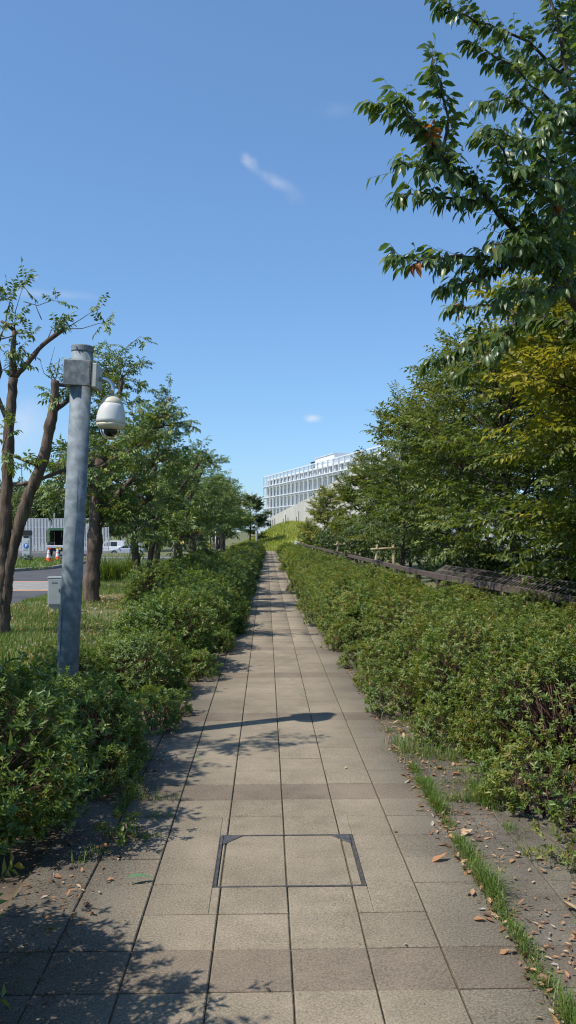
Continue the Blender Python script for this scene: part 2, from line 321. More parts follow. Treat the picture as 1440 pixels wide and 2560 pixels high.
COLX = [-1.118, -0.820, -0.518, -0.205, 0.097, 0.393, 0.682, 0.980, 1.300, 1.600]
ROW0, ROWP, GAP, GAPR = 2.968, 0.299, 0.0065, 0.0065
COVER = (-0.240, 0.458, 3.826, 4.470)
def tile_geo(w, d):
    c, h = 0.004, 0.05; V = []
    for z, i in ((-h, 0.0), (-c, 0.0), (0, c)):
        V += [(-w/2+i, -d/2+i, z), (w/2-i, -d/2+i, z), (w/2-i, d/2-i, z), (-w/2+i, d/2-i, z)]
    F = [(8, 9, 10, 11)]
    for b in (0, 4):
        for k in range(4): F.append((b+k, b+(k+1) % 4, b+4+(k+1) % 4, b+4+k))
    return V, F
tile_cache = {}
FARV, FARF, FART = {0: [], 1: []}, {0: [], 1: []}, {0: [], 1: []}
for r in range(-3, 212):
    y0, y1 = ROW0 + r*ROWP + GAPR/2, ROW0 + (r+1)*ROWP - GAPR/2
    dk = 1 if r % 7 == 0 else 0
    for c in range(9):
        x0, x1 = COLX[c] + GAP/2, COLX[c+1] - GAP/2; pieces = [(x0, x1, y0, y1)]
        if x0 < COVER[1] and x1 > COVER[0] and y0 < COVER[3] and y1 > COVER[2]:      # tiles cut to fit round the cover
            xa, xb = max(x0, COVER[0]-.003), min(x1, COVER[1]+.003)
            pieces = [(x0, COVER[0]-.003, y0, y1), (COVER[1]+.003, x1, y0, y1), (xa, xb, y0, COVER[2]-.002), (xa, xb, COVER[3]+.002, y1)]
        for (p0, p1, a0, b0) in pieces:
            if p1 - p0 < 0.012 or b0 - a0 < 0.012: continue
            w, d = round(p1-p0, 3), round(b0-a0, 3); dz = rng.normal(0, 0.0012); tx, ty = rng.normal(0, 0.0025, 2)
            if r < 30:
                key = (w, d, dk)
                if key not in tile_cache: tile_cache[key] = mesh_poly('tile', *tile_geo(w, d), 'tile_brown' if dk else 'tile')
                o = link('tile', tile_cache[key], path, ((p0+p1)/2, (a0+b0)/2, dz)); o.rotation_euler = (tx, ty, rng.normal(0, 0.002))
            else:
                g = tile_geo(w, d); b = len(FARV[dk]); FARV[dk] += [(v[0]+(p0+p1)/2, v[1]+(a0+b0)/2, v[2]+dz) for v in g[0]]
                FARF[dk] += [tuple(i+b for i in f) for f in g[1]]; FART[dk] += [rng.random()]*12
for dk, nm in ((0, 'far_tiles'), (1, 'far_brown_tiles')):
    tag(link(nm, mesh_tri(nm, FARV[dk], FARF[dk], 'tile_brown' if dk else 'tile', FART[dk]), path), kind='stuff')

# asphalt, markings, kerbs on the left
def roadz(x, y): return gz(x, y) + 0.02
tag(link('road', gridmesh('road', np.concatenate([np.arange(-70, -6, 3), [-6.0, -5.45]]), np.concatenate([np.arange(9, 58, 3), np.arange(58, 122, 4)]), roadz, 'asphalt')), kind='structure')
def strip(name, x0, x1, y0, y1, h, m):
    return tag(part(name, boxg(x0, x1, y0, y1, -0.10, -0.015 + h), m), kind='structure')
strip('gutter_strip', -40, -5.5, 23.25, 26.75, 0.004, 'band_concrete')
strip('orange_band', -40, -5.5, 26.77, 27.15, 0.006, 'band_orange')
strip('orange_band', -40, -5.5, 22.85, 23.23, 0.006, 'band_orange')
strip('white_line', -11.5, -5.6, 51.6, 52.1, 0.008, 'road_white')
tag(link('verge', gridmesh('verge', np.arange(-11.5, -5.0, 1.0), np.arange(52.3, 66, 1.5), lambda x, y: gz(x, y) + 0.05, 'ground_green')), kind='structure')
isl = [(-13.6, 34.5), (-10.2, 33.6), (-9.3, 36), (-9.2, 44), (-9.8, 47), (-14.5, 47.5), (-15.5, 40)]
tag(part('verge_island', prism(isl, -0.1, 0.07, 'z'), 'lawn_base'), kind='structure')
k0 = [(p[0]*1.0, p[1]) for p in isl]
for i in range(len(isl)):
    a, b = Vector((*isl[i], 0)), Vector((*isl[(i+1) % len(isl)], 0)); d = (b-a).normalized(); nrm = Vector((d.y, -d.x, 0))*0.15
    tag(part('kerb', prism([(a.x, a.y), (a.x+nrm.x, a.y+nrm.y), (b.x+nrm.x, b.y+nrm.y), (b.x, b.y)], -0.1, 0.10, 'z'), 'kerb'), kind='structure')
# mound at the end of the path
def moundz(x, y):
    return -0.10 + 2.42*sstep(66.0, 84, y)*sstep(-3.6, 2.6, x) + 0.06*np.sin(x*1.9+y*0.8)
tag(link('grass_mound', gridmesh('grass_mound', np.arange(-3.6, 16, 0.5), np.arange(66.3, 128, 0.8), moundz, mat('mound_base', (0.18, 0.24, 0.035), (0.30, 0.31, 0.07), 1.2, 0.95, 0.6, 12, coord='World'))), kind='structure')

# ------------------------------------------------------------------ foliage machinery
def nrm(a): return a/np.maximum(np.linalg.norm(a, axis=-1, keepdims=True), 1e-9)
ZUP = np.array([0, 0, 1.0])
KITE = (np.array([[0, 0, 0], [.42, .5, .10], [1, 0, -.14], [.42, -.5, .10]]), np.array([[0, 1, 2], [0, 2, 3]]))
BLADE8 = (np.array([[0, 0, 0], [.28, .43, .05], [.28, 0, 0], [.28, -.43, .05], [.66, .38, -.03], [.66, 0, -.07], [.66, -.38, -.03], [1, 0, -.20]]),
          np.array([[0, 2, 1], [0, 3, 2], [1, 2, 5], [1, 5, 4], [2, 3, 6], [2, 6, 5], [4, 5, 7], [5, 6, 7]]))
CURL8 = (np.array([[0, 0, 0], [.28, .36, .22], [.28, 0, .04], [.28, -.40, .14], [.66, .30, .26], [.66, 0, .10], [.66, -.34, .20], [1, .05, .30]]), BLADE8[1])
def leaf_geo(P, D, U, L, W, T, tpl=KITE):
    P = np.asarray(P, float); n = len(P); D = nrm(D); S = nrm(np.cross(U, D)); N = np.cross(D, S)
    L = np.broadcast_to(np.asarray(L, float), (n,)); W = np.broadcast_to(np.asarray(W, float), (n,))
    t, f = tpl; k = len(t)
    V = P[:, None] + D[:, None]*(t[None, :, 0:1]*L[:, None, None]) + S[:, None]*(t[None, :, 1:2]*W[:, None, None]) + N[:, None]*(t[None, :, 2:3]*L[:, None, None])
    F = f[None] + (np.arange(n)*k)[:, None, None]
    return V.reshape(-1, 3), F.reshape(-1, 3), np.repeat(np.broadcast_to(T, (n,)), k)
def cat(gs):
    V, F, T, b = [], [], [], 0
    for v, f, t in gs: V.append(v); F.append(f + b); T.append(t); b += len(v)
    return np.concatenate(V), np.concatenate(F), np.concatenate(T)
def twig_leaves(B, D, U, Ln, M, L, W, rng, ang=0.9, droop=0.15, whorl=False, tint=None, tpl=KITE, spread=0.25, tj=0.18, t0=0.15):
    """leaves along twigs: B base, D direction, U plane normal, Ln length; returns leaf arrays"""
    n = len(B); D = nrm(D); S = nrm(np.cross(U, D)); Q = np.cross(D, S)
    k = np.arange(M); t = t0 + (1-t0)*(k + 0.5)/M
    P = B[:, None] + D[:, None]*(t[None, :, None]*np.broadcast_to(Ln, (n,))[:, None, None])
    if whorl:
        ph = k*2.4 + rng.random((n, 1))*6.28; a = ang + rng.normal(0, 0.2, (n, M))
        ld = D[:, None]*np.cos(a)[..., None] + (S[:, None]*np.cos(ph)[..., None] + Q[:, None]*np.sin(ph)[..., None])*np.sin(a)[..., None]
        lu = np.repeat(D[:, None], M, 1)
    else:
        sg = np.where(k % 2 == 0, 1.0, -1.0); sg = np.broadcast_to(sg, (n, M)).copy(); a = np.full((n, M), ang); a[:, -1] = 0.05
        ld = D[:, None]*np.cos(a)[..., None] + S[:, None]*(sg*np.sin(a))[..., None]
        lu = np.repeat(Q[:, None], M, 1)
    ld = nrm(ld) + rng.normal(0, spread, (n, M, 3)); ld[..., 2] -= droop; lu = lu + rng.normal(0, spread, (n, M, 3))
    if tint is None: tint = rng.random(n)
    T = np.clip(np.asarray(tint)[:, None] + rng.normal(0, tj, (n, M)), 0, 1)
    sc_ = (0.7 + 0.5*rng.random((n, M)))
    return leaf_geo(P.reshape(-1, 3), ld.reshape(-1, 3), lu.reshape(-1, 3), (L*sc_).ravel(), (W*sc_).ravel(), T.ravel(), tpl)
def prism3(B, E, r):
    """thin three-sided twigs from B to E, vectorised"""
    n = len(B); D = nrm(E - B); S = nrm(np.cross(D, ZUP + 0.01)); Q = np.cross(D, S); r = np.broadcast_to(r, (n,))[:, None]
    V = []
    for P, k in ((B, 1.0), (E, 0.5)):
        for a in (0, 2.094, 4.189): V.append(P + (S*math.cos(a) + Q*math.sin(a))*r*k)
    V = np.stack(V, 1).reshape(-1, 3); f = np.array([[0, 1, 4], [0, 4, 3], [1, 2, 5], [1, 5, 4], [2, 0, 3], [2, 3, 5]])
    return V, (f[None] + (np.arange(n)*6)[:, None, None]).reshape(-1, 3)
def wood_mesh(name, polys, m, twigs=None, sides=7):
    """polys: (pts, radii) -> one triangle mesh; thick stems get knots and an uneven surface"""
    V, F, b = [], [], 0
    kg = np.random.default_rng(len(polys)*7 + 3)
    for pts, rad in polys:
        pts = np.array([tuple(p) for p in pts], float)
        if rad[0] > 0.035:
            nm = max(8, int(np.linalg.norm(np.diff(pts, axis=0), axis=1).sum()/0.07)); t = np.linspace(0, len(pts)-1, nm); k = np.arange(len(pts))
            sm = np.stack([np.interp(t, k, pts[:, i]) for i in range(3)], 1)
            for _ in range(3): sm[1:-1] = (sm[:-2] + 2*sm[1:-1] + sm[2:])/4
            rr = np.interp(t, k, rad); sm[1:-1] += kg.normal(0, 0.06, (nm-2, 3))*rr[1:-1, None]
            rr = rr*(1 + 0.07*np.convolve(kg.normal(0, 1, nm+2), [.5, .7, .5], 'valid')); kn = kg.random(nm) < 0.06; rr = np.where(kn, rr*1.18, rr); pts, rad = sm, list(rr)
        v, f = tube(pts, rad, sides if rad[0] > 0.012 else 4); V.append(np.array([tuple(p) for p in v]))
        for q in f:
            for i in range(1, len(q)-1): F.append((q[0]+b, q[i]+b, q[i+1]+b))
        b += len(v)
    V = np.concatenate(V) if V else np.zeros((0, 3)); F = np.array(F, int).reshape(-1, 3)
    if twigs is not None:
        v, f = twigs; F = np.concatenate([F, f + b]); V = np.concatenate([V, v])
    return mesh_tri(name, V, F, m, smooth=True)
def curve(p0, d, length, n, rng, bend=0.12, lift=0.0):
    """wandering polyline"""
    p = np.array(p0, float); d = np.array(d, float)/np.linalg.norm(d); out = [p.copy()]
    for i in range(n):
        d = d + rng.normal(0, bend, 3) + np.array([0, 0, lift]); d /= np.linalg.norm(d); p = p + d*length/n; out.append(p.copy())
    return np.array(out)

# ------------------------------------------------------------------ azalea shrubs
def shrub_meshes(name, seed, leaf, per_m2, mleaf, leaf_mat, rx=0.7, ry=0.7, h=0.9, bare=0.0, nst=70, M=8, wr=0.40):
    g = np.random.default_rng(seed)
    bd = nrm(g.normal(size=(16, 3))*np.array([1, 1, 0.8]) + np.array([0, 0, 0.3])); ba = g.uniform(-0.24, 0.30, 16)
    def rad(d):
        c = d @ bd.T; return 0.82 + (ba*np.exp(-(1-c)*13)).sum(1)
    def surf(d):
        e = 2.8; q = (np.abs(d)**e).sum(1)**(-1/e)*0.93
        s = d*(q*rad(d))[:, None]; return s
    area = 2*math.pi*((rx*ry + rx*h + ry*h)/3)*1.15
    n = int(area*per_m2)
    d = nrm(g.normal(size=(n*2, 3))); d[:, 2] = np.abs(d[:, 2])*1.0 - 0.22; d = nrm(d)[:n]
    if bare:                                              # a thin patch where the stems show
        bdir = nrm(np.array([[-0.55, -0.75, 0.32]])); keep = ~(((d @ bdir.T)[:, 0] > 1-bare) & (g.random(n) < 0.72)); d = d[keep]; n = len(d)
    q = surf(d); cl = np.sin(q[:, 0]*8.3 + seed)*np.sin(q[:, 1]*7.7 + 2*seed)*np.sin(q[:, 2]*9.1) + 0.35*g.normal(size=n); d = d[cl > -0.30]; n = len(d)   # sprigs stand in clumps
    dep = 1 - np.abs(g.normal(0, 0.15, n)) + 0.03*g.random(n); loose = g.random(n) < 0.10; dep = np.where(loose, 1 + 0.16*g.random(n), dep)
    p = surf(d)*dep[:, None]*np.array([rx, ry, h]); p[:, 2] = np.maximum(p[:, 2] + 0.10, 0.03 + 0.1*g.random(n))
    dirs = nrm(d*np.array([1, 1, 0.7]) + np.array([0, 0, 0.75]) + g.normal(0, 0.32, (n, 3)))
    tn = np.clip(0.42 + 0.22*g.normal(size=n) + 0.25*np.sin(p[:, 0]*6+seed)*np.sin(p[:, 1]*5)*np.sin(p[:, 2]*6), 0, 0.98)
    V, F, T = twig_leaves(p, dirs, np.tile(np.array([[0.3, 1, 0.2]]), (n, 1)), leaf*1.5, M, leaf, leaf*wr, g, 0.95, 0.0, True, tn, KITE, 0.22, 0.13, 0.25)
    fol = mesh_tri(name + '_foliage', V, F, leaf_mat, T)
    polys = []
    for i in range(nst):
        a = g.random()*6.283; rr = 0.30*math.sqrt(g.random()); b0 = np.array([rr*rx*math.cos(a), rr*ry*math.sin(a), -0.03])
        dd = nrm(np.array([[math.cos(a)*g.uniform(0.3, 1.1), math.sin(a)*g.uniform(0.3, 1.1), g.uniform(0.35, 1.0)]])); e = (surf(dd)*0.9*np.array([rx, ry, h]))[0] + np.array([0, 0, 0.05])
        mid = b0*0.5 + e*0.5 + np.array([0, 0, 0.05]) + g.normal(0, 0.03, 3); polys.append((np.array([b0, mid, e]), [0.007, 0.005, 0.002]))
    k = int(n*0.35); idx = g.choice(n, k, replace=False); bb = p[idx]*np.array([0.72, 0.72, 0.70])+g.normal(0, 0.02, (k, 3)); tw = prism3(bb, p[idx], np.full(k, 0.0022*leaf/0.034))
    st = wood_mesh(name + '_stems', polys, 'red_stem', tw, 5)
    return fol, st
HI_R = [shrub_meshes('azalea', 11 + i, 0.030, 1650, 8, AZALEA, bare=(0.20 if i == 0 else 0), nst=(190 if i == 0 else 80)) for i in range(3)]
HI_L = [shrub_meshes('azalea', 31 + i, 0.042, 950, 8, AZALEA_L) for i in range(2)]
MID_R = [shrub_meshes('azalea', 51 + i, 0.040, 900, 8, AZALEA, nst=60) for i in range(2)]
MID_L = [shrub_meshes('azalea', 61 + i, 0.043, 800, 8, AZALEA_L, nst=60) for i in range(2)]
FAR = [shrub_meshes('azalea', 71 + i, 0.065, 380, 7, AZALEA, nst=20) for i in range(2)]
SPR = [shrub_meshes('azalea_sprout', 91 + i, 0.034, 620, 8, AZALEA, .25, .36, .34, nst=14) for i in range(2)]
SPL = [shrub_meshes('azalea_sprout', 95 + i, 0.038, 560, 8, AZALEA_L, .25, .36, .34, nst=14) for i in range(2)]
def shrub(x, y, rx, ry, h, rz, var, label, group=None, z=None):
    o = empty('azalea_shrub', (x, y, float(gz(x, y)) if z is None else z), rz, label, 'shrub', group); o.scale = (rx/0.7, ry/0.7, h/0.92)
    tag(link('foliage', var[0], o), kind='stuff'); link('stems', var[1], o)
    return o
# right of the path: individual shrubs nearest the camera, then rows
shrub(2.13, 5.65, .78, .80, .98, 0.0, HI_R[0], 'nearest azalea shrub on the right, reddish bare stems showing through its thin face')
shrub(1.98, 7.05, .74, .80, .92, 1.9, HI_R[1], 'leafy azalea shrub just behind the one with bare stems, right of the path')
shrub(1.98, 8.45, .80, .85, .90, 4.0, HI_R[2], 'third azalea shrub along the right edge of the path')
shrub(1.98, 10.0, .82, .95, .90, 0.8, HI_R[1], 'fourth azalea shrub along the right edge, beside grass growing in paving')
shrub(2.95, 6.5, .80, .85, .96, 2.7, HI_R[2], 'azalea shrub at right picture edge between bare-stemmed shrub and mesh fence')
shrub(2.90, 8.1, .75, .85, .94, 5.1, HI_R[1], 'azalea shrub touching the slanted mesh top of the fence')
shrub(2.85, 9.7, .75, .9, .95, 3.3, HI_R[2], 'azalea shrub of the rear row against the low brown fence')
shrub(2.25, 4.25, .50, .45, .42, 0.5, HI_R[2], 'small low azalea sprouting over the paving at the right picture edge')
g = np.random.default_rng(5)
ORD = ['fifth', 'sixth', 'seventh', 'eighth', 'ninth', 'tenth', 'eleventh', 'twelfth', 'thirteenth', 'fourteenth', 'fifteenth', 'sixteenth', 'seventeenth', 'eighteenth', 'nineteenth', 'twentieth', 'twenty-first', 'twenty-second', 'twenty-third', 'twenty-fourth']
y = 11.6; i = 0
while y < 63:
    edge = np.interp(y, [10, 14.5, 22, 36, 50, 64], [1.10, 0.96, 0.90, 0.92, 0.98, 1.02]); fen = np.interp(y, [9.9, 15, 29, 49, 66], [3.66, 3.15, 2.75, 2.3, 2.0]) - 0.15
    wdt = fen - edge; two = wdt > 1.55 and y < 34; rx = (wdt/4 if two else wdt/2)*1.22
    ry = 0.85 if y < 22 else 1.25; var = MID_R if y < 27 else FAR
    for k in range(2 if two else 1):
        lab = 'azalea of the right hedge, %s along from the camera in %s row' % (ORD[i], ('path-side', 'fence-side')[k]) if y < 27 else 'azalea shrub in the far stretch of the right hedge'
        shrub(edge + rx*(0.80 + 1.62*k), y + g.uniform(-.25, .25), rx*g.uniform(.98, 1.12), ry*g.uniform(1.0, 1.2), g.uniform(.70, .90)*(1 if y < 20 else .92), g.choice([0, math.pi]) + g.uniform(-.3, .3), var[(i + k) % 2], lab, 'azaleas of the right hedge')
    y += ry*1.18; i += 1
for k, (x, y, r) in enumerate(((1.30, 6.35, .20), (1.22, 7.4, .26), (1.16, 8.35, .22), (1.24, 9.0, .26), (1.12, 9.9, .20), (1.10, 11.2, .24), (1.02, 12.8, .24), (.98, 14.3, .26), (.93, 16.4, .26), (.92, 18.9, .28), (.92, 21.5, .3), (1.62, 4.75, .26), (1.68, 3.7, .24))):
    shrub(x, y, r*2.8, r*2.9, r*3.7, k*2.1, SPR[k % 2], 'low azalea sprout spreading onto the paving before the right hedge', 'low sprouts along the right hedge')
for k, (x, y, r) in enumerate(((-.92, 6.9, .22), (-.85, 7.4, .16), (-.78, 9.2, .22), (-.70, 11.0, .24), (-.66, 13.4, .24), (-.62, 16.2, .26), (-1.05, 5.25, .20))):
    shrub(x, y, r*2.8, r*2.7, r*3.7, k*1.7, SPL[k % 2], 'low azalea sprout spreading onto the paving before the left hedge', 'low sprouts along the left hedge')
# left of the path
shrub(-1.62, 2.60, .80, .85, 1.35, 0.4, HI_L[0], 'tall azalea shrub nearest the camera on the left, shading the paving')
shrub(-1.72, 4.45, .72, .76, .88, 2.2, HI_L[1], 'glossy azalea shrub at the lower left edge of the picture')
shrub(-2.35, 5.3, .60, .60, .62, 4.4, HI_L[0], 'azalea shrub at left picture edge in front of the camera pole')
shrub(-1.36, 5.75, .52, .58, .68, 5.4, HI_L[1], 'low azalea shrub hiding the foot of the camera pole')
shrub(-1.75, 7.6, .42, .50, .52, 3.4, HI_L[0], 'small scraggly azalea just behind the camera pole')
shrub(-1.30, 8.3, .46, .60, .66, 1.0, HI_L[1], 'azalea shrub with brown dry twigs beside the pale weed tuft')
shrub(-1.28, 10.0, .70, .92, .92, 0.2, HI_L[0], 'rounded azalea shrub bulging over the left paving edge, middle of hedge')
y = 11.7; i = 0
while y < 64:
    edge = np.interp(y, [10, 19.5, 33, 53, 66], [-0.62, -0.56, -0.42, -0.30, -0.22])
    two = 16 < y < 32; rx = 0.72 if y < 30 else 0.80; ry = 0.85 if y < 22 else 1.3; var = MID_L if y < 27 else FAR
    for k in range(2 if two else 1):
        lab = 'azalea of the left hedge, %s along from the camera in %s row' % (ORD[i], ('path-side', 'lawn-side')[k]) if y < 27 else 'azalea shrub in the far stretch of the left hedge'
        shrub(edge - rx*(0.80 + 1.35*k), y + g.uniform(-.25, .25), rx*g.uniform(.98, 1.12), ry*g.uniform(1.0, 1.2), g.uniform(.74, .90)*(0.9 if k else 1), g.choice([0, math.pi]) + g.uniform(-.3, .3), var[(i + k) % 2], lab, 'azaleas of the left hedge')
    y += ry*1.35; i += 1

# ------------------------------------------------------------------ trees
def tree(name, label, loc, wood, leafdata, bark, leafm, crown_name='crown', group=None, twigs=None, sides=8):
    o = empty(name, loc, 0, label, 'tree', group)
    link('trunk', wood_mesh(name + '_trunk', wood[:1], bark, None, 12), o)
    if len(wood) > 1: link('branches', wood_mesh(name + '_branches', wood[1:], bark, twigs, sides), o)
    cr = link(crown_name, mesh_tri(name + '_crown', *leafdata[:2], leafm, leafdata[2]), o); tag(cr, kind='stuff')
    return o

def spray_tree(seed, H, Rad, h0, nl, leafL, M, tint0, tints, trunk_r=0.08, prof=None, rise=(0.25, 1.1), dens=1.0, upright=0, lean=(0, 0), wr=0.46, tw=0.30):
    """trunk with layered, nearly flat leaf sprays"""
    g = np.random.default_rng(seed); wood = []
    n = 8; tp = np.array([[lean[0]*t + 0.05*math.sin(seed + t*5), lean[1]*t + 0.05*math.cos(seed*2 + t*4), H*0.96*t] for t in np.linspace(0, 1, n)])
    tp[:, 0] -= tp[0, 0]; tp[:, 1] -= tp[0, 1]; tp[0, 2] = -0.15
    wood.append((tp, list(np.linspace(trunk_r, 0.012, n))))
    prof = prof or (lambda t: math.sin(math.pi*min(1, 0.18 + 0.82*t))**0.6)
    Bs, Ds, Us, Ls, Ts = [], [], [], [], []
    def twig(p, d, t, l):
        Bs.append(p); Ds.append(d); Us.append(np.array([0, 0, 1.0]) + g.normal(0, 0.55, 3)); Ls.append(l); Ts.append(t)
    for i in range(nl):
        t = (i + g.random())/nl; z = h0 + (H*0.95 - h0)*t
        base = np.array([np.interp(z, tp[:, 2], tp[:, 0]), np.interp(z, tp[:, 2], tp[:, 1]), z]); az = i*2.399 + g.uniform(-.4, .4)
        rl = Rad*prof(t)*g.uniform(0.72, 1.12); el = rise[0] + (rise[1]-rise[0])*t + g.normal(0, 0.12)
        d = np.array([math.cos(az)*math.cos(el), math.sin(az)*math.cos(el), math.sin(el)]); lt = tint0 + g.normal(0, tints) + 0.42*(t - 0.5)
        pl = curve(base, d, rl, 5, g, 0.10, -0.05*(1-t)); wood.append((pl, list(np.linspace(max(0.008, trunk_r*0.34*(1-0.5*t)), 0.003, 6))))
        ns = max(3, int(rl/0.15*dens))
        for k in range(ns):
            s = 0.36 + 0.64*(k + g.random())/ns; fi = s*5; j = min(4, int(fi)); p = pl[j] + (pl[j+1]-pl[j])*(fi-j); ld = nrm((pl[j+1]-pl[j])[None])[0]
            sd = np.cross(ZUP, ld); sd /= np.linalg.norm(sd) + 1e-6; sg = 1 if k % 2 else -1; a = g.uniform(0.6, 1.1)
            bd = ld*math.cos(a) + sd*sg*math.sin(a) + np.array([0, 0, g.normal(0.06, 0.30)]); bl = (0.20 + 0.42*rl*(1.08-s))*g.uniform(.7, 1.15)
            q = curve(p, bd, bl, 2, g, 0.10, -0.04); wood.append((q, [0.005, 0.0035, 0.002]))
            nt = max(2, int(bl/0.085*dens))
            for w in range(nt):
                u = (w + 0.6)/nt; jj = 0 if u < .5 else 1; pp = q[jj] + (q[jj+1]-q[jj])*(u*2-jj); bdir = nrm((q[jj+1]-q[jj])[None])[0]; s2 = np.cross(ZUP, bdir); s2 /= np.linalg.norm(s2)+1e-6
                td = bdir*0.75 + s2*(0.8 if w % 2 else -0.8) + np.array([0, 0, g.normal(-0.02, 0.26)]); twig(pp, td, lt + g.normal(0, 0.07), tw*g.uniform(.6, 1.1))
            twig(q[-1], nrm((q[-1]-q[-2])[None])[0], lt + 0.08, tw*1.1)
        twig(pl[-1], nrm((pl[-1]-pl[-2])[None])[0], lt + 0.15, tw*1.2)
    for i in range(upright):                               # straight new shoots on top
        a = g.random()*6.283; rr = Rad*0.62*math.sqrt(g.random()); p = np.array([tp[-1, 0] + rr*math.cos(a), tp[-1, 1] + rr*math.sin(a), H*(0.93 - 0.13*rr/Rad)]); L_ = g.uniform(.35, .85)
        q = curve(p, np.array([0.12*math.cos(a), 0.12*math.sin(a), 1]), L_, 3, g, 0.05); wood.append((q, [0.006, 0.005, 0.004, 0.002]))
        for u in np.linspace(0, 1, int(L_/0.09)):
            fi = u*2.99; j = int(fi); pp = q[j] + (q[j+1]-q[j])*(fi-j); b = g.random()*6.28; twig(pp, np.array([math.cos(b), math.sin(b), 0.9]), tint0 + g.normal(0, .1), 0.10)
    B, D, U, L_, T = map(np.array, (Bs, Ds, Us, Ls, Ts))
    lv = twig_leaves(B, D, U, L_, M, leafL, leafL*wr, g, 0.85, 0.26, False, T, KITE, 0.26, 0.10, 0.08)
    tw_ = prism3(B, B + nrm(D)*L_[:, None], np.full(len(B), 0.0018))
    return wood, lv, tw_

# right-hand trees behind the fence
def rtree(name, label, x, y, args, leafm, bark='dark_bark', group=None):
    w, lv, tw_ = args; return tree(name, label, (x, y, float(gz(x, y))), w, lv, bark, leafm, group=group, twigs=tw_, sides=6)
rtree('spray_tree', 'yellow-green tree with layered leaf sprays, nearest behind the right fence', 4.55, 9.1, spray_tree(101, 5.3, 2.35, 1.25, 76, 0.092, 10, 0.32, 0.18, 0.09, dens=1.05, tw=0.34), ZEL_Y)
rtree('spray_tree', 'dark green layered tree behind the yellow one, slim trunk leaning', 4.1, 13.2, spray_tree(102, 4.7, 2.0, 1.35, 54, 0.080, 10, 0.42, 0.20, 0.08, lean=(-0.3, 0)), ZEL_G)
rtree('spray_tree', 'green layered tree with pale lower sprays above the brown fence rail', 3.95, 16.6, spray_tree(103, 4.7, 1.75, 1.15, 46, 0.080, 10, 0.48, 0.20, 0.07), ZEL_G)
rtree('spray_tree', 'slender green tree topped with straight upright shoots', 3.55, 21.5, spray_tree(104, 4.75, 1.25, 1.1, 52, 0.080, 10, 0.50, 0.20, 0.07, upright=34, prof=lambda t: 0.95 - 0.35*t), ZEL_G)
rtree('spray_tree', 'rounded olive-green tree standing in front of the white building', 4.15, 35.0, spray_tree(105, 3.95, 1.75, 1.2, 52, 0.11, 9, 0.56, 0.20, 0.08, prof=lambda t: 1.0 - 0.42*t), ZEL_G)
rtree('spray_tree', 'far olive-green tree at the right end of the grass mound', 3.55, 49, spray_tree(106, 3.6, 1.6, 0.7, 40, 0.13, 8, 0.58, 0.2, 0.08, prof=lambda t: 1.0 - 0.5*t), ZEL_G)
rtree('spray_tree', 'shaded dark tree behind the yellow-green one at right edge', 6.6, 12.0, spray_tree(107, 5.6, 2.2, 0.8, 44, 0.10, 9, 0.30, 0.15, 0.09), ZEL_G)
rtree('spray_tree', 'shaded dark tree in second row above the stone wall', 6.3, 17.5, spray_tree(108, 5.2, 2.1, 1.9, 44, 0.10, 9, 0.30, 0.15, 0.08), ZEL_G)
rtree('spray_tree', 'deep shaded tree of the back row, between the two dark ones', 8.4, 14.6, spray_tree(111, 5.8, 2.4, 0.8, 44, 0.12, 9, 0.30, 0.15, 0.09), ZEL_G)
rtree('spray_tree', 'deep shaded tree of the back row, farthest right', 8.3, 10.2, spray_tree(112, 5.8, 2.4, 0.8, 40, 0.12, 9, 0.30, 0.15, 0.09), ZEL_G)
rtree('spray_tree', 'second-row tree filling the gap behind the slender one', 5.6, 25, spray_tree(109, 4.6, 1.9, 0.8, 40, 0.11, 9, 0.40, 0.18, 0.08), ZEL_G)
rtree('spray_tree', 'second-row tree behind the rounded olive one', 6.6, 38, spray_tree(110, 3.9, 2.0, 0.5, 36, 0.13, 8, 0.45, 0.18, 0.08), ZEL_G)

def blob_shrub(seed, rx, ry, h, leaf, n, M, tint0, sp=0.15):
    g = np.random.default_rng(seed); k = 14
    c = nrm(g.normal(size=(k, 3))); c[:, 2] = np.abs(c[:, 2]); c = c*np.array([rx, ry, h*0.5])*0.62 + np.array([0, 0, h*0.48]); cr = g.uniform(.30, .48, k)
    w = g.integers(0, k, n); d = nrm(g.normal(size=(n, 3))); p = c[w] + d*(cr[w]*(1 - np.abs(g.normal(0, .18, n))))[:, None]*np.array([rx, ry, h*0.55]); p[:, 2] = np.maximum(p[:, 2], 0.05)
    T = np.clip(tint0 + g.normal(0, sp, k)[w]*0.6 + g.normal(0, sp, n), 0, 1)
    lv = twig_leaves(p, nrm(d + np.array([0, 0, .5])), np.tile(ZUP + 0.1, (n, 1)), leaf*1.8, M, leaf, leaf*0.45, g, 0.9, 0.1, True, T)
    polys = []
    for i in range(10):
        e = c[i % k]; b0 = g.normal(0, .06, 3)*np.array([1, 1, 0]); polys.append((np.array([b0 - [0, 0, .05], (b0 + e)/2 + g.normal(0, .05, 3), e]), [0.022, 0.015, 0.006]))
    return polys, lv
def bush(name, label, x, y, a, leafm, group=None):
    o = empty(name, (x, y, float(gz(x, y))), 0, label, 'shrub', group); link('stems', wood_mesh(name + '_stems', a[0], 'dark_bark', None, 5), o)
    tag(link('foliage', mesh_tri(name + '_foliage', *a[1][:2], leafm, a[1][2]), o), kind='stuff'); return o
bush('evergreen_bush', 'dense evergreen bush behind the brown fence rail, left of slender tree', 3.75, 28.5, blob_shrub(201, 1.35, 1.2, 2.0, 0.085, 1500, 8, 0.45), BACKLEAF)
bush('evergreen_bush', 'evergreen bush farther along the fence, below the rounded olive tree', 3.35, 41, blob_shrub(202, 1.1, 1.2, 1.8, 0.10, 900, 8, 0.5), BACKLEAF)
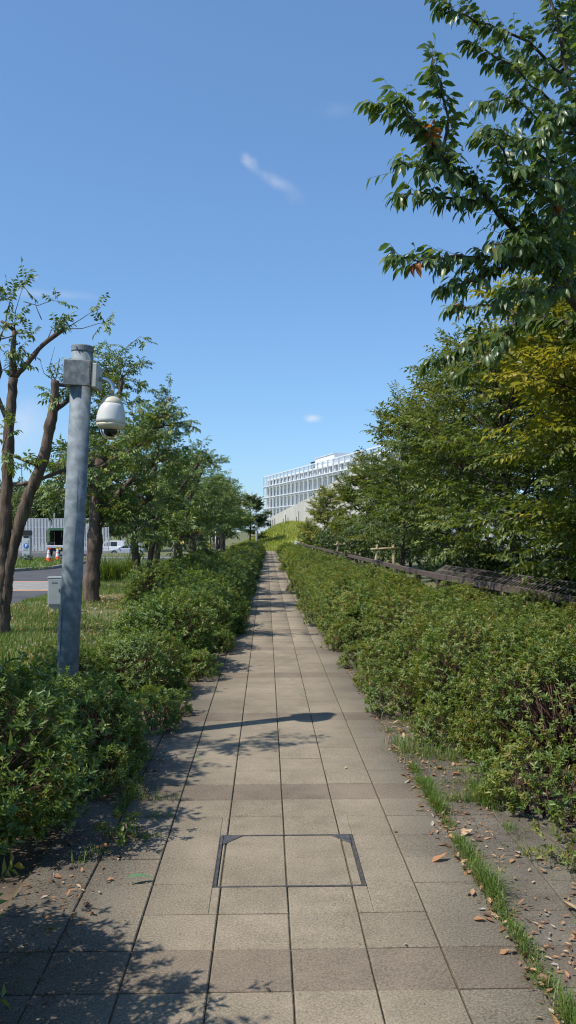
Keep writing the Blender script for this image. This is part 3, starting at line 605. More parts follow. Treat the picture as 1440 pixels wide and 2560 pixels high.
bush('evergreen_bush', 'thin reddish-green bush at the fence end by the small white sign', 2.65, 52, blob_shrub(203, 0.6, 0.8, 2.3, 0.11, 420, 7, 0.75, 0.25), ZEL_G)
bush('evergreen_bush', 'low dark undergrowth between the trunks behind the mesh fence', 5.2, 14.8, blob_shrub(204, 1.2, 1.2, 1.0, 0.08, 700, 8, 0.2), BACKLEAF)
bush('evergreen_bush', 'leafy undergrowth at right picture edge beside the mesh fence', 5.0, 11.0, blob_shrub(205, 0.6, 0.6, 0.9, 0.07, 420, 8, 0.65), ZEL_G)
bush('evergreen_bush', 'dark undergrowth behind the slender tree, beside bamboo stakes', 5.0, 22.5, blob_shrub(206, 1.2, 1.4, 1.3, 0.09, 700, 8, 0.25), BACKLEAF)

for k, (x, y, r, h, lab) in enumerate(((4.9, 9.7, .8, 1.3, 'dark undergrowth right of the mesh fence, nearest the camera'), (4.75, 12.6, .85, 1.35, 'dark undergrowth behind the nearer end of the mesh fence'), (4.6, 16.2, .9, 1.5, 'dark undergrowth in front of the low stone wall'), (4.4, 18.9, .85, 1.45, 'dark undergrowth left of the low stone wall'), (6.6, 15.2, 1.2, 1.7, 'tall dark undergrowth deep among the right-hand trunks'), (7.2, 19.5, 1.4, 1.9, 'tall dark undergrowth before the glimpsed white vehicle'), (4.6, 32.5, 1.2, 1.7, 'evergreen bush behind the farther bamboo stakes'))):
    bush('evergreen_bush', lab, x, y, blob_shrub(220 + k, r, r*1.2, h, .085, 800, 8, .25), BACKLEAF)
# cherry overhanging from the right: limbs measured from the photograph at their own distances
def cherry():
    g = np.random.default_rng(300); base = np.array([3.55, 7.9, float(gz(3.55, 7.9))])
    A = lambda l: np.array([at(*p) for p in l]) - base
    trunk = np.array([[0, 0, -0.15], [-0.03, 0, 0.9], [-0.12, -0.1, 1.9], [-0.30, -0.25, 2.75], [-0.42, -0.4, 3.3]])
    wood = [(trunk, [0.13, 0.115, 0.10, 0.085, 0.07])]
    f = trunk[-1]; f2 = trunk[-2]
    limbs = [
        [f, *A([(1391, 675, 6.9), (1275, 544, 6.6), (1211, 465, 6.4), (1110, 375, 6.2), (1050, 296, 6.1), (1001, 228, 6.0)])],
        [*A([(1110, 375, 6.2), (1125, 280, 6.2), (1105, 190, 6.1), (1088, 122, 6.1)])],
        [*A([(1145, 410, 6.3), (1075, 330, 6.3), (1000, 262, 6.2), (940, 245, 6.2)])],
        [*A([(1240, 500, 6.5), (1130, 482, 6.3), (1050, 470, 6.2), (1004, 478, 6.2)])],
        [*A([(1180, 430, 6.4), (1090, 415, 6.1), (1005, 392, 5.9)])],
        [*A([(1400, 668, 6.9), (1300, 640, 6.5), (1180, 628, 6.3), (1080, 640, 6.1), (988, 636, 6.0)])],
        [*A([(1290, 640, 6.5), (1200, 690, 6.3), (1115, 720, 6.2)])],
        [*A([(1275, 544, 6.6), (1290, 430, 6.6), (1270, 350, 6.5), (1220, 320, 6.4)])],
        [f, *A([(1470, 520, 7.2), (1455, 300, 7.2), (1425, 120, 7.2), (1396, -30, 7.2), (1380, -180, 7.2)])],
        [*A([(1458, 300, 7.2), (1370, 215, 7.0), (1290, 145, 6.9), (1178, 78, 6.8)])],
        [*A([(1440, 180, 7.2), (1330, 80, 7.0), (1230, 40, 6.9), (1145, 0, 6.8), (1110, -30, 6.8)])],
        [*A([(1450, 330, 7.2), (1350, 270, 6.9), (1290, 220, 6.8), (1222, 240, 6.7)])],
        [*A([(1460, 420, 7.2), (1380, 380, 6.9), (1300, 330, 6.7), (1225, 300, 6.6)])],
        [*A([(1470, 520, 7.2), (1400, 500, 6.8), (1330, 450, 6.6), (1260, 400, 6.5)])],
        [*A([(1420, 110, 7.2), (1440, 0, 7.4), (1470, -120, 7.6)])],
        [*A([(1430, 160, 7.2), (1350, 160, 7.6), (1300, 110, 7.8)])],
        [*A([(1470, 560, 7.3), (1420, 560, 7.0), (1350, 560, 6.8), (1280, 590, 6.7)])],
        [f2, *A([(1440, 800, 7.4), (1330, 790, 7.8), (1240, 830, 8.0), (1160, 870, 8.0), (1075, 905, 8.0)])],
        [*A([(1330, 790, 7.8), (1250, 750, 8.0), (1190, 760, 8.1), (1135, 765, 8.1)])],
        [*A([(1400, 660, 7.0), (1440, 600, 7.6), (1400, 480, 8.0), (1370, 380, 8.0)])],
        [*A([(1391, 675, 6.9), (1350, 610, 6.5), (1300, 590, 6.3), (1240, 600, 6.2)])],
        [*A([(1391, 675, 6.9), (1400, 720, 6.6), (1330, 720, 6.4), (1255, 745, 6.3)])],
        [*A([(1440, 640, 7.2), (1400, 600, 6.7), (1370, 540, 6.5), (1330, 500, 6.4)])],
        [*A([(1470, 480, 7.2), (1420, 440, 6.7), (1380, 430, 6.5), (1320, 400, 6.4)])],
        [*A([(1480, 700, 7.4), (1430, 690, 6.8), (1400, 640, 6.6), (1360, 640, 6.5)])],
        [*A([(1460, 250, 7.2), (1410, 260, 6.8), (1370, 330, 6.6), (1330, 350, 6.5)])],
        [*A([(1300, 800, 7.9), (1270, 850, 7.7), (1200, 900, 7.6), (1150, 940, 7.6)])],
        [*A([(1380, 790, 7.6), (1350, 730, 7.9), (1300, 700, 8.0), (1260, 720, 8.0)])],
        [f, *A([(1520, 600, 8.5), (1560, 400, 9.0), (1580, 200, 9.0)])],
        [*A([(1520, 560, 8.4), (1440, 420, 8.4), (1410, 300, 8.3)])],
        [*A([(1540, 330, 8.8), (1480, 150, 8.6), (1440, 40, 8.5)])],
    ]
    Bs, Ds, Ls = [], [], []
    for li, l in enumerate(limbs):
        l = np.array(l); fine = []
        for i in range(len(l)-1):
            for u in (0, .33, .66): fine.append(l[i] + (l[i+1]-l[i])*u + g.normal(0, .012, 3))
        fine.append(l[-1]); fine = np.array(fine); big = li in (0, 8, 17, 28)
        r0 = 0.034 if big else (0.022 if li in (5, 19) else 0.014)
        wood.append((fine, list(np.linspace(r0, 0.004, len(fine)))))
        ln = np.linalg.norm(np.diff(fine, axis=0), axis=1); tot = ln.sum(); n = int(tot/0.032); cum = np.concatenate([[0], np.cumsum(ln)])
        for k in range(n):
            s = tot*((0.30 if big else 0.12) + (0.88 if not big else 0.70)*(k + g.random())/n); s = min(s, tot*0.999); j = min(len(ln)-1, int(np.searchsorted(cum, s, 'right')-1)); p = fine[j] + (fine[j+1]-fine[j])*((s-cum[j])/ln[j])
            d = nrm((fine[j+1]-fine[j])[None])[0]; side = nrm(g.normal(size=(1, 3)))[0]; L_ = g.uniform(.05, .22)*(0.7 if s > tot*0.8 else 1)
            if g.random() < 0.13 and not s > tot*0.8: L_ *= 2.0
            Bs.append(p); Ds.append(d*0.85 + side*0.75 + np.array([0, 0, 0.12])); Ls.append(L_)
        Bs.append(fine[-2]); Ds.append(fine[-1]-fine[-2]); Ls.append(0.16)
    B, D, L_ = np.array(Bs), nrm(np.array(Ds)), np.array(Ls)
    T = np.clip(g.normal(.42, .22, len(B)), 0, .74); T[g.random(len(B)) < 0.004] = 1.0
    lv = twig_leaves(B, D, np.tile(ZUP, (len(B), 1)) + g.normal(0, .2, (len(B), 3)), L_, 5, 0.108, 0.044, g, 0.75, 0.95, False, T, BLADE8, 0.20, 0.07, 0.1)
    tw_ = prism3(B, B + D*L_[:, None], np.full(len(B), 0.0025))
    V, F, TT = lv; nl = len(V)//8; P8 = V.reshape(nl, 8, 3)
    vis = P8[:, 0] + base; px = 666 + FPX*vis[:, 0]/vis[:, 1]; py = 1327 - FPX*(vis[:, 2]-CAM_H)/vis[:, 1]
    cand = np.where((px < 1420) & (py > 10) & (py < 760))[0]; pick = cand[np.argsort(vis[cand, 1])[:300]]; mask = np.ones(nl, bool); mask[pick] = False
    keepV = P8[mask].reshape(-1, 3); keepT = TT.reshape(nl, 8)[mask].ravel(); kn = mask.sum(); keepF = (BLADE8[1][None] + (np.arange(kn)*8)[:, None, None]).reshape(-1, 3)
    o = tree('cherry_tree', 'cherry tree with drooping dark leaves overhanging the path from the upper right', tuple(base), wood, (keepV, keepF, keepT), 'dark_bark', CHERRY, twigs=tw_)
    crown = [c for c in o.children if c.name.startswith('crown')][0]
    for i in pick:                                          # the leaves that show largest, each its own piece
        q = P8[i]; c0 = q[0]; me = mesh_tri('leaf', q - c0, BLADE8[1], CHERRY, np.full(8, TT[i*8])); link('leaf', me, crown, tuple(c0))
    return o
cherry()

# pruned pinnate trees in a row on the left
def compound(Bs, Ds, g, leaf, M, tint, tints):
    B = np.array(Bs); D = nrm(np.array(Ds)); n = len(B); L_ = g.uniform(.16, .30, n)*(leaf/0.085)
    T = np.clip(g.normal(tint, tints, n), 0, .78); T[g.random(n) < 0.02] = g.uniform(.95, 1.0)
    lv = twig_leaves(B, D, np.tile(ZUP, (n, 1)) + g.normal(0, .55, (n, 3)), L_, M, leaf, leaf*0.40, g, 0.95, 0.55, False, T, KITE, 0.18, 0.08, 0.2)
    return lv, prism3(B, B + D*L_[:, None], np.full(n, 0.002))
def shoots(p, d, n, g, wood, Bs, Ds, lmin, lmax, per=0.045, bare=0.3, cone=0.8):
    for i in range(n):
        sd = nrm((np.array(d) + g.normal(0, cone, 3) + np.array([0, 0, .25]))[None])[0]; L_ = g.uniform(lmin, lmax)
        q = curve(p, sd, L_, 4, g, 0.10, 0.0); wood.append((q, [0.010, 0.008, 0.006, 0.0045, 0.003]))
        for u in np.arange(bare, 1.0, per/L_):
            fi = u*3.99; j = int(fi); pp = q[j] + (q[j+1]-q[j])*(fi-j); a = g.random()*6.283
            Bs.append(pp); Ds.append(np.array([math.cos(a), math.sin(a), g.uniform(-.7, .6)]) + sd*0.6)
def pruned_tree(seed, H=4.7, fork=1.7, nl=5, r0=0.13, nsh=8, side=9, leaf=0.098, M=9, spread=0.78, tint=0.45, trunk=None, double=False, lmax=1.0):
    g = np.random.default_rng(seed); wood, Bs, Ds = [], [], []
    tp = trunk if trunk is not None else np.array([[0, 0, -.15], [g.normal(0, .03), g.normal(0, .03), fork*.35], [g.normal(0, .05), g.normal(0, .05), fork*.7], [g.normal(0, .06), g.normal(0, .06), fork]])
    wood.append((tp, list(np.linspace(r0*1.15, r0*0.85, len(tp)))))
    starts = [(tp[-1], r0*0.6)]
    if double:
        s2 = np.array([[0.06, 0.05, -.12], [0.17, 0.05, fork*.4], [0.26, 0.02, fork*.8], [0.42, 0, fork*1.15]]); wood.append((s2, [r0*.9, r0*.75, r0*.7, r0*.6])); starts.append((s2[-1], r0*.5))
    for i in range(nl):
        p, r = starts[i % len(starts)]; az = i*2.399 + g.uniform(-.5, .5) + seed; el = g.uniform(.55, 1.15) if i else 1.15
        if i >= nl*0.55: p = tp[-2] + (tp[-1]-tp[-2])*g.random(); el = g.uniform(.25, .7)
        L_ = (H - fork - 0.6)*g.uniform(.75, 1.0)*(1 if el > .6 else .8); d = np.array([math.cos(az)*math.cos(el)*spread*1.5, math.sin(az)*math.cos(el)*spread*1.5, math.sin(el)])
        q = curve(p, d, L_, 6, g, 0.13, 0.03); wood.append((q, list(np.linspace(r, max(.022, r*0.55), 7))))
        shoots(q[-1], q[-1]-q[-2], nsh, g, wood, Bs, Ds, .4, lmax)
        for k in range(side):
            u = g.uniform(.25, .98); fi = u*5.99; j = int(fi); pp = q[j] + (q[j+1]-q[j])*(fi-j); a = g.random()*6.28
            shoots(pp, np.array([math.cos(a), math.sin(a), .2]), 1, g, wood, Bs, Ds, .3, .9*lmax, cone=.3, bare=.2)
    lv, tw_ = compound(Bs, Ds, g, leaf, M, tint, 0.18); return wood, lv, tw_
def ltree(label, x, y, a, group=None, name='pruned_tree'):
    w, lv, tw_ = a; return tree(name, label, (x, y, float(gz(x, y))), w, lv, 'bark', PINNATE, group=group, twigs=tw_, sides=7)

def first_tree():
    Y = 11.6; base = np.array([at(10, 1590, Y)[0], Y, float(gz(at(10, 1590, Y)[0], Y))]); g = np.random.default_rng(400)
    A = lambda l: np.array([at(p[0], p[1], Y + (p[2] if len(p) > 2 else 0)) for p in l]) - base
    wood, Bs, Ds = [], [], []
    a = A([(10, 1595), (8, 1500), (12, 1400), (18, 1300), (23, 1200), (25, 1100), (37, 947)]); a[0, 2] = -.15; wood.append((a, [.135, .115, .105, .095, .085, .075, .065]))
    b = A([(13, 1585), (20, 1490), (28, 1420), (45, 1340), (76, 1240), (108, 1165), (124, 1090), (138, 1010), (140, 952)]); wood.append((b, [.10, .09, .085, .085, .085, .08, .075, .065, .06]))
    lims = [([(37, 947), (60, 925), (92, 880), (128, 845), (163, 823)], .042), ([(37, 947), (34, 890), (38, 828)], .045), ([(38, 828), (18, 812), (5, 805)], .03), ([(25, 1060), (12, 1030), (-5, 985), (-20, 940)], .035), ([(-20, 1010), (5, 930), (-8, 870), (2, 850)], .03),
            ([(25, 1212), (60, 1212), (110, 1197), (172, 1172, .2), (230, 1165, .4)], .03), ([(138, 1030), (165, 1005, .2), (195, 985, .4)], .04), ([(140, 962), (170, 965, .2), (200, 955, .3)], .03), ([(110, 1170), (60, 1150, -.3), (10, 1130, -.6)], .025)]
    ends = []
    for pl, r in lims:
        q = A(pl); wood.append((q, list(np.linspace(r, r*.7, len(q))))); ends.append((q[-1], q[-1]-q[-2]))
    def shoot(pl, n, r=.007):
        q = A(pl); wood.append((q, list(np.linspace(r, .0025, len(q))))); d = nrm((q[-1]-q[-2])[None])[0]
        for k in range(n): s = g.uniform(0, .16); Bs.append(q[-1] - d*s); Ds.append(d*.6 + g.normal(0, .55, 3) + np.array([0, 0, .15]))
    for pl, n in (([(163, 823), (200, 800), (225, 783), (250, 772)], 4), ([(163, 823), (205, 822), (250, 808), (282, 806)], 6), ([(38, 828), (40, 780), (50, 745), (62, 705)], 8), ([(38, 820), (22, 770), (30, 742)], 5), ([(15, 812), (22, 770), (32, 748), (20, 730)], 5),
                  ([(38, 800), (50, 790), (58, 810)], 5), ([(120, 850), (130, 825), (148, 815)], 12), ([(105, 800), (92, 770), (88, 755)], 0), ([(60, 755), (95, 765), (130, 752), (150, 755)], 4), ([(140, 955), (150, 900), (148, 895)], 0), ([(140, 955), (125, 920), (138, 868)], 0),
                  ([(140, 955), (112, 935), (102, 905)], 0), ([(25, 1000), (45, 880), (60, 862)], 4), ([(0, 870), (10, 880), (30, 890)], 8), ([(25, 900), (48, 890), (55, 905)], 4), ([(0, 760), (5, 745), (2, 730)], 5),
                  ([(150, 1180), (150, 1150), (160, 1125)], 6), ([(60, 1212), (58, 1170), (80, 1150)], 6)): shoot(pl, n)
    for p, d in ends[3:]: shoots(p, d, 3, g, wood, Bs, Ds, .3, .6)
    lv, tw_ = compound(Bs, Ds, g, .082, 9, .55, .2)
    return tree('pruned_tree', 'sparse pruned tree with two forked bare stems at the left picture edge', tuple(base), wood, lv, 'bark', PINNATE, twigs=tw_)
first_tree()
def second_tree():
    Y = 17.0; bx = at(232, 1505, Y)[0]; base = np.array([bx, Y, float(gz(bx, Y))]); g = np.random.default_rng(401)
    A = lambda l: np.array([at(p[0], p[1], Y + (p[2] if len(p) > 2 else 0)) for p in l]) - base
    wood, Bs, Ds = [], [], []
    a = A([(230, 1510), (234, 1440), (240, 1350), (244, 1250), (252, 1160), (258, 1110)]); a[0, 2] = -.15; wood.append((a, [.185, .16, .15, .14, .125, .11]))
    for pl, r in (([(250, 1290), (285, 1250), (325, 1205), (370, 1170), (400, 1150)], .075), ([(248, 1312), (285, 1290), (315, 1273), (345, 1280)], .04), ([(250, 1315), (280, 1313), (297, 1295), (302, 1288)], .035), ([(250, 1170), (215, 1120), (195, 1050), (185, 1000)], .06),
                  ([(258, 1112), (285, 1050), (300, 990), (305, 945)], .065), ([(256, 1130), (310, 1100), (360, 1080), (410, 1065)], .055), ([(245, 1230), (200, 1190), (165, 1180, -.5)], .04), ([(258, 1115), (250, 1040, .6), (262, 960, 1)], .05), ([(252, 1170), (300, 1140, -.8), (340, 1120, -1.2)], .04)):
        q = A(pl); wood.append((q, list(np.linspace(r, r*.55, len(q))))); shoots(q[-1], q[-1]-q[-2], 8, g, wood, Bs, Ds, .35, .95)
        for k in range(8):
            u = g.uniform(.3, 1); fi = u*(len(q)-1.01); j = int(fi); pp = q[j] + (q[j+1]-q[j])*(fi-j); b = g.random()*6.28; shoots(pp, np.array([math.cos(b), math.sin(b), .2]), 1, g, wood, Bs, Ds, .3, .8, cone=.3, bare=.2)
    q = A([(265, 930), (300, 882), (325, 862), (350, 840), (372, 855)]); wood.append((q, [.010, .008, .006, .004, .003]))
    for k in range(6): Bs.append(q[-1] - (q[-1]-q[-2])*g.random()); Ds.append(g.normal(0, .6, 3))
    lv, tw_ = compound(Bs, Ds, g, .085, 9, .45, .18)
    return tree('pruned_tree', 'stout dark-trunked tree just right of the camera pole', tuple(base), wood, lv, 'bark', PINNATE, twigs=tw_)
second_tree()
ltree('twin-stemmed pruned tree beside the tall grey square post', -3.05, 20.6, pruned_tree(410, 4.7, 1.6, 8, .10, 9, 13, double=True, spread=.6, trunk=np.array([[-.02, 0, -.15], [-.12, 0, .5], [-.20, 0, 1.0], [-.22, 0, 1.7]])))
ltree('pruned tree with a single straight smooth trunk, third from the camera pole', -3.5, 26.5, pruned_tree(411, 4.9, 2.0, 9, .14, 9, 12))
ltree('pruned tree with leaning trunk beside the mottled pole', -3.35, 32.0, pruned_tree(412, 4.9, 1.7, 9, .16, 9, 12, leaf=.10, M=7))
share = [pruned_tree(413, 4.9, 1.6, 9, .17, 9, 12, leaf=.11, M=7), pruned_tree(414, 4.8, 1.7, 9, .16, 9, 12, leaf=.12, M=7, tint=.5)]
far_l = 'tree in the far part of the left-hand row, trunk above the hedge'
protos = []
for i, (x, y) in enumerate(((-3.3, 37.0), (-3.3, 41.5), (-3.4, 46), (-3.1, 51), (-2.9, 56))):
    if i < 2: protos.append(ltree(far_l, x, y, share[i], 'far trees of the left row'))
    else:
        o = copy_tree(protos[i % 2]); o.location = (x, y, float(gz(x, y))); o.rotation_euler[2] = 1.3*i; o['label'] = far_l
tree('dark_tree', 'dark round-headed tree closing the left row before the grass mound', (-1.5, 74, -.03), *(lambda a: (a[0], a[1]))(spray_tree(420, 4.6, 1.6, 1.1, 40, .15, 8, .25, .15, .09)), 'dark_bark', BACKLEAF)
tree('dark_tree', 'taller tree rising behind the left row near the grass mound', (-4.4, 78, -.03), *(lambda a: (a[0], a[1]))(spray_tree(421, 5.2, 2.2, 1.0, 36, .17, 8, .4, .15, .1)), 'dark_bark', BACKLEAF)
# the same row goes on beside and behind the camera; its shade falls on the paving
near = [ltree('pruned tree beside the camera outside the left picture edge', -3.85, 5.6, pruned_tree(430, 4.6, 1.7, 6, .12, 6, 6)), ltree('pruned tree left of the camera position, shading the nearest paving', -2.95, 1.05, pruned_tree(431, 4.9, 1.7, 5, .12, 3, 2))]

# woodland and hedges beyond the car park
def wood_tree(name, label, x, y, H, Rd, seed, group):
    a = blob_shrub(seed, Rd, Rd, H*0.85, H*0.036, 1900, 7, .5, .2); o = empty(name, (x, y, float(gz(x, y))), 0, label, 'tree', group)
    link('trunk', wood_mesh('wtrunk', [(np.array([[0, 0, -.2], [.05, 0, H*.25], [0, .05, H*.6]]), [H*.03, H*.024, H*.012])], 'dark_bark', None, 8), o)
    v = a[1][0].copy(); v[:, 2] += H*0.10; tag(link('crown', mesh_tri('wcrown', v, a[1][1], BACKLEAF, a[1][2]), o), kind='stuff'); return o
WT = []
bl = 'broadleaf tree in the belt of trees behind the car park'
for i, (x, y, H, Rd) in enumerate(((-24, 78, 7.5, 3.6), (-19.5, 74, 6.5, 3.3), (-15.5, 76, 6.0, 3.0), (-28, 128, 8, 4.2))):
    WT.append(wood_tree('broadleaf_tree', bl, x, y, H, Rd, 500 + i, 'trees behind the car park'))
for i, (x, y, s) in enumerate(((-22, 126, .95), (-16.5, 128, 1.0), (-11.5, 122, .85), (-34, 122, 1.1), (-7.5, 112, .7), (-30, 84, 1.1), (-12.0, 90, .75), (-27, 134, 1.3), (-19.5, 136, 1.2), (-13, 134, 1.2), (-9, 84, .6))):
    o = copy_tree(WT[i % 4]); o.location = (x, y, float(gz(x, y))); o.rotation_euler[2] = i*1.1; o.scale = (s, s, s)

# ------------------------------------------------------------------ grass and litter
def blades(P, H, W, g, m, name, lean=.45, tint=.4, ts=.2, parent=None):
    n = len(P); a = g.random(n)*6.283; H = H*(.6 + .7*g.random(n)); ln = lean*np.abs(g.normal(.7, .5, n)); d = np.stack([np.cos(a), np.sin(a), 0*a], 1); s = np.stack([-np.sin(a), np.cos(a), 0*a], 1)*W*(.7 + .6*g.random(n))[:, None]
    m1 = P + ZUP*(H*.55)[:, None] + d*(H*ln*.3)[:, None]; t = P + ZUP*(H*(1 - .25*ln))[:, None] + d*(H*ln)[:, None]
    V = np.stack([P - s/2, P + s/2, m1 + s*.4, m1 - s*.4, t], 1).reshape(-1, 3); f = np.array([[0, 1, 2], [0, 2, 3], [3, 2, 4]]); F = (f[None] + (np.arange(n)*5)[:, None, None]).reshape(-1, 3)
    T = np.repeat(np.clip(g.normal(tint, ts, n), 0, 1), 5); return link(name, mesh_tri(name, V, F, m, T), parent)
g = np.random.default_rng(600)
def clumpy(n, x0, x1, y0, y1, fx, thr):
    P = np.stack([g.uniform(x0, x1, n*3), g.uniform(y0, y1, n*3)], 1); v = np.sin(P[:, 0]*fx + 1.3*np.sin(P[:, 1]*fx*.6)) + np.sin(P[:, 1]*fx*.8 + P[:, 0]*2) + g.normal(0, .8, len(P)); P = P[v > thr][:n]; return P
def onland(P, f=gz): return np.column_stack([P, f(P[:, 0], P[:, 1])])
Pn = np.concatenate([clumpy(42000, -5.4, -1.5, 6.8, 14, 3.1, -.7), clumpy(26000, -5.4, -1.6, 14, 24, 2.5, -.4), clumpy(7000, -5.4, -2.0, 24, 58, 2.0, -.6), clumpy(5000, -2.6, -1.3, 3, 7, 4, -.2)])
tag(blades(onland(Pn), .095, .006, g, GRASS, 'lawn_grass', .6, .45, .25), kind='stuff', label='thin sunlit lawn grass around the camera pole and trees')
Pi = np.stack([g.uniform(-15, -9.2, 5000), g.uniform(34, 47, 5000)], 1); tag(blades(np.column_stack([Pi, np.full(len(Pi), .05)]), .17, .03, g, GRASS, 'verge_grass', .6, .45, .2), kind='stuff', label='grass on the kerbed island by the parking machine')
Pm = np.stack([g.uniform(-3.4, 8, 26000), g.uniform(66.5, 96, 26000)], 1); tag(blades(np.column_stack([Pm, moundz(Pm[:, 0], Pm[:, 1]) - .02]), .36, .035, g, MOUNDG, 'mound_grass', .7, .45, .25), kind='stuff', label='bright yellow-green long grass covering the mound')
# grass growing in the open joints of the paving
js = []
for X, y0, y1, n, w, thr in ((1.005, 1.9, 5.75, 5200, .030, -1.2), (1.02, 5.8, 6.9, 700, .10, -.2), (1.315, 4.3, 5.9, 1500, .035, -.2), (1.20, 5.6, 7.4, 2200, .14, .0), (1.35, 4.2, 6.0, 1400, .12, .3), (1.45, 3.0, 4.4, 500, .10, .5), (1.02, 10.5, 15, 900, .05, .2), (1.05, 7.2, 10.5, 700, .08, .6),
                         (-.838, 4.2, 5.6, 900, .035, -.1), (-.86, 5.8, 9.5, 700, .05, .5), (-.90, 2.4, 4.2, 260, .05, .6), (1.30, 3.2, 4.3, 200, .03, .9), (-.83, 9.5, 20, 500, .06, .7)):
    yy_ = g.uniform(y0, y1, n); v = np.sin(yy_*7 + X*3) + np.sin(yy_*17) * .7 + g.normal(0, .4, n); yy_ = yy_[v > thr]
    js.append(np.stack([X + g.normal(0, w*.6, len(yy_)), yy_, np.full(len(yy_), -.012)], 1))
yy_ = np.concatenate([g.normal(4.99, .012, 260), g.normal(5.36, .03, 160), g.normal(6.42, .05, 250)]); js.append(np.stack([g.uniform(1.0, 1.42, len(yy_)), yy_, np.full(len(yy_), -.012)], 1))
yy_ = np.repeat([4.763, 4.464, 5.06], 60); js.append(np.stack([g.uniform(-.82, -.53, len(yy_)), yy_ + g.normal(0, .006, len(yy_)), np.full(len(yy_), -.02)], 1))
Pj = np.concatenate(js); hv = .065*(1 + .45*np.sin(Pj[:, 1]*5.3) + .3*np.sin(Pj[:, 1]*13 + Pj[:, 0]*9))
tag(blades(Pj, hv, .0036, g, GRASS, 'joint_grass', 1.0, .46, .22), kind='stuff', label='fresh green grass growing in open joints of the paving')
# broad-leaved weeds at the paving edge
for i, (x, y, s, lab) in enumerate(((-.93, 8.8, 1.0, 'pale green weed tuft at left paving edge between shrubs'), (-.75, 4.38, .55, 'small broad-leaved weed in the left grass joint'), (1.28, 8.0, 1.1, 'low green weed spreading over paving before the right hedge'), (1.62, 4.05, 1.3, 'leafy weed at right picture edge on the paving'), (1.50, 5.0, .9, 'small weed under the bare-stemmed azalea'), (1.22, 9.3, 1.2, 'weed tuft at the foot of the right hedge, farther along'), (-.98, 8.2, .8, 'thin weed in soil gap of the left hedge'), (1.66, 3.5, 1.0, 'leafy weed nearest the camera at the right picture edge'))):
    n = int(46*s); p = np.stack([g.normal(0, .09*s, n), g.normal(0, .13*s, n), np.abs(g.normal(.04, .05*s, n))], 1); d = nrm(p*np.array([1, 1, .6]) + np.array([0, 0, .08]) + g.normal(0, .03, (n, 3)))
    lv = twig_leaves(p, d, np.tile(np.array([[.2, 1, .3]]), (n, 1)), .05, 6, .038, .017, g, .9, 0, True, np.clip(g.normal(.62, .15, n), 0, .9))
    o = empty('weed', (x, y, 0.0), 0, lab, 'weed'); tag(link('foliage', mesh_tri('weed_foliage', *lv[:2], AZALEA, lv[2]), o), kind='stuff'); st = prism3(p*np.array([.2, .2, 0]), p, np.full(n, .0018)); link('stems', mesh_tri('weed_stems', *st, 'twig'), o)

# fallen leaves: the larger ones singly, crumbs and far ones as litter
def dry_mesh(i, tint):
    gg = np.random.default_rng(700 + i); v = CURL8[0].copy(); v[:, 2] *= gg.uniform(.5, 1.4); v[:, 1] *= gg.uniform(.9, 1.3); v += gg.normal(0, .025, v.shape); v[:, 0] -= .5; v[:, 1] *= .52; v[:, 2] -= v[:, 2].min(); return mesh_tri('fallen_leaf', v, BLADE8[1], DRY, np.full(8, tint), smooth=True)
DM = [dry_mesh(i, t) for i, t in enumerate((.05, .2, .32, .42, .5, .58, .66, .74, .82, .9, .98, .62))]
def fallen(x, y, L_, k, label, group, z=0.003, rz=None):
    o = link('fallen_leaf', DM[k % len(DM)]); o.location = (x, y, z); o.scale = (L_, L_, L_); o.rotation_euler = (g.normal(0, .18), g.normal(0, .18), g.random()*6.28 if rz is None else rz); return tag(o, label, 'leaf', group)
fallen(.852, 4.10, .10, 5, 'broad flat orange-brown dead leaf left of the grass joint', None, rz=.3)
fallen(1.165, 2.98, .075, 10, 'pale grey curled leaf lying by the nearest grass joint on the right', None)
fallen(1.02, 2.78, .075, 0, 'dark brown crumpled leaf beside nearest grass tuft at lower right', None)
fallen(1.30, 3.55, .085, 8, 'pale crumpled leaf on bare paving between grass and hedge', None)
for i in range(84):
    y = g.uniform(2.6, 6.3); fallen(.945 + g.normal(0, .035), y, g.uniform(.028, .058), g.integers(0, 12), 'dry brown leaf lying along left side of the grass joint', 'leaves along the grass joint')
for i in range(84):
    y = 2.9 + 4.2*math.sqrt(g.random()); fallen(1.05 + .5*g.random()**1.5, y, g.uniform(.03, .075), g.integers(0, 12), 'dry curled leaf on the littered paving beside the right hedge', 'leaves beside the right hedge')
for i in range(34):
    fallen(g.uniform(-1.2, -.72), g.uniform(3.6, 8.5), g.uniform(.035, .07), g.integers(0, 12), 'dry leaf on the soil beside the left hedge', 'leaves beside the left hedge')
for i in range(9):
    fallen(g.uniform(-.3, .9), g.uniform(3, 11), g.uniform(.02, .04), g.integers(0, 12), 'small dry leaf scattered on the open paving', 'leaves on the open paving')
def green_leaf(x, y, L_, rz, label):
    v, f, t = leaf_geo(np.zeros((1, 3)), np.array([[1., 0, .05]]), np.array([[0, 0, 1.]]), 1, .26, .5, BLADE8); v[:, 2] += .22; o = link('fallen_leaf', mesh_tri('green_leaf', v, f, GREENLEAF, t, smooth=True)); o.location = (x, y, .004); o.scale = (L_,)*3; o.rotation_euler = (0, 0, rz); tag(o, label, 'leaf')
green_leaf(-.64, 3.86, .13, .35, 'long fresh green leaf lying in shade on left paving')
green_leaf(-.51, 5.92, .07, .2, 'small fresh green leaf on a paving joint, left of centre')
green_leaf(.37, 8.15, .07, 2.2, 'small fresh green leaf on paving beyond the round shadow')
n = 2000; x = np.concatenate([np.abs(g.normal(0, .22, n)) + 0.93, -.72 - np.abs(g.normal(0, .30, 1600)), g.uniform(1.5, 3.2, 900)]); y = np.concatenate([g.uniform(2.5, 14, n), g.uniform(2.2, 13, 1600), g.uniform(3, 14, 900)]); z = np.where(x > 1.62, soilz(x, y), np.where(x < -1.13, gz(x, y) + .004, 0.003)); m = len(x)
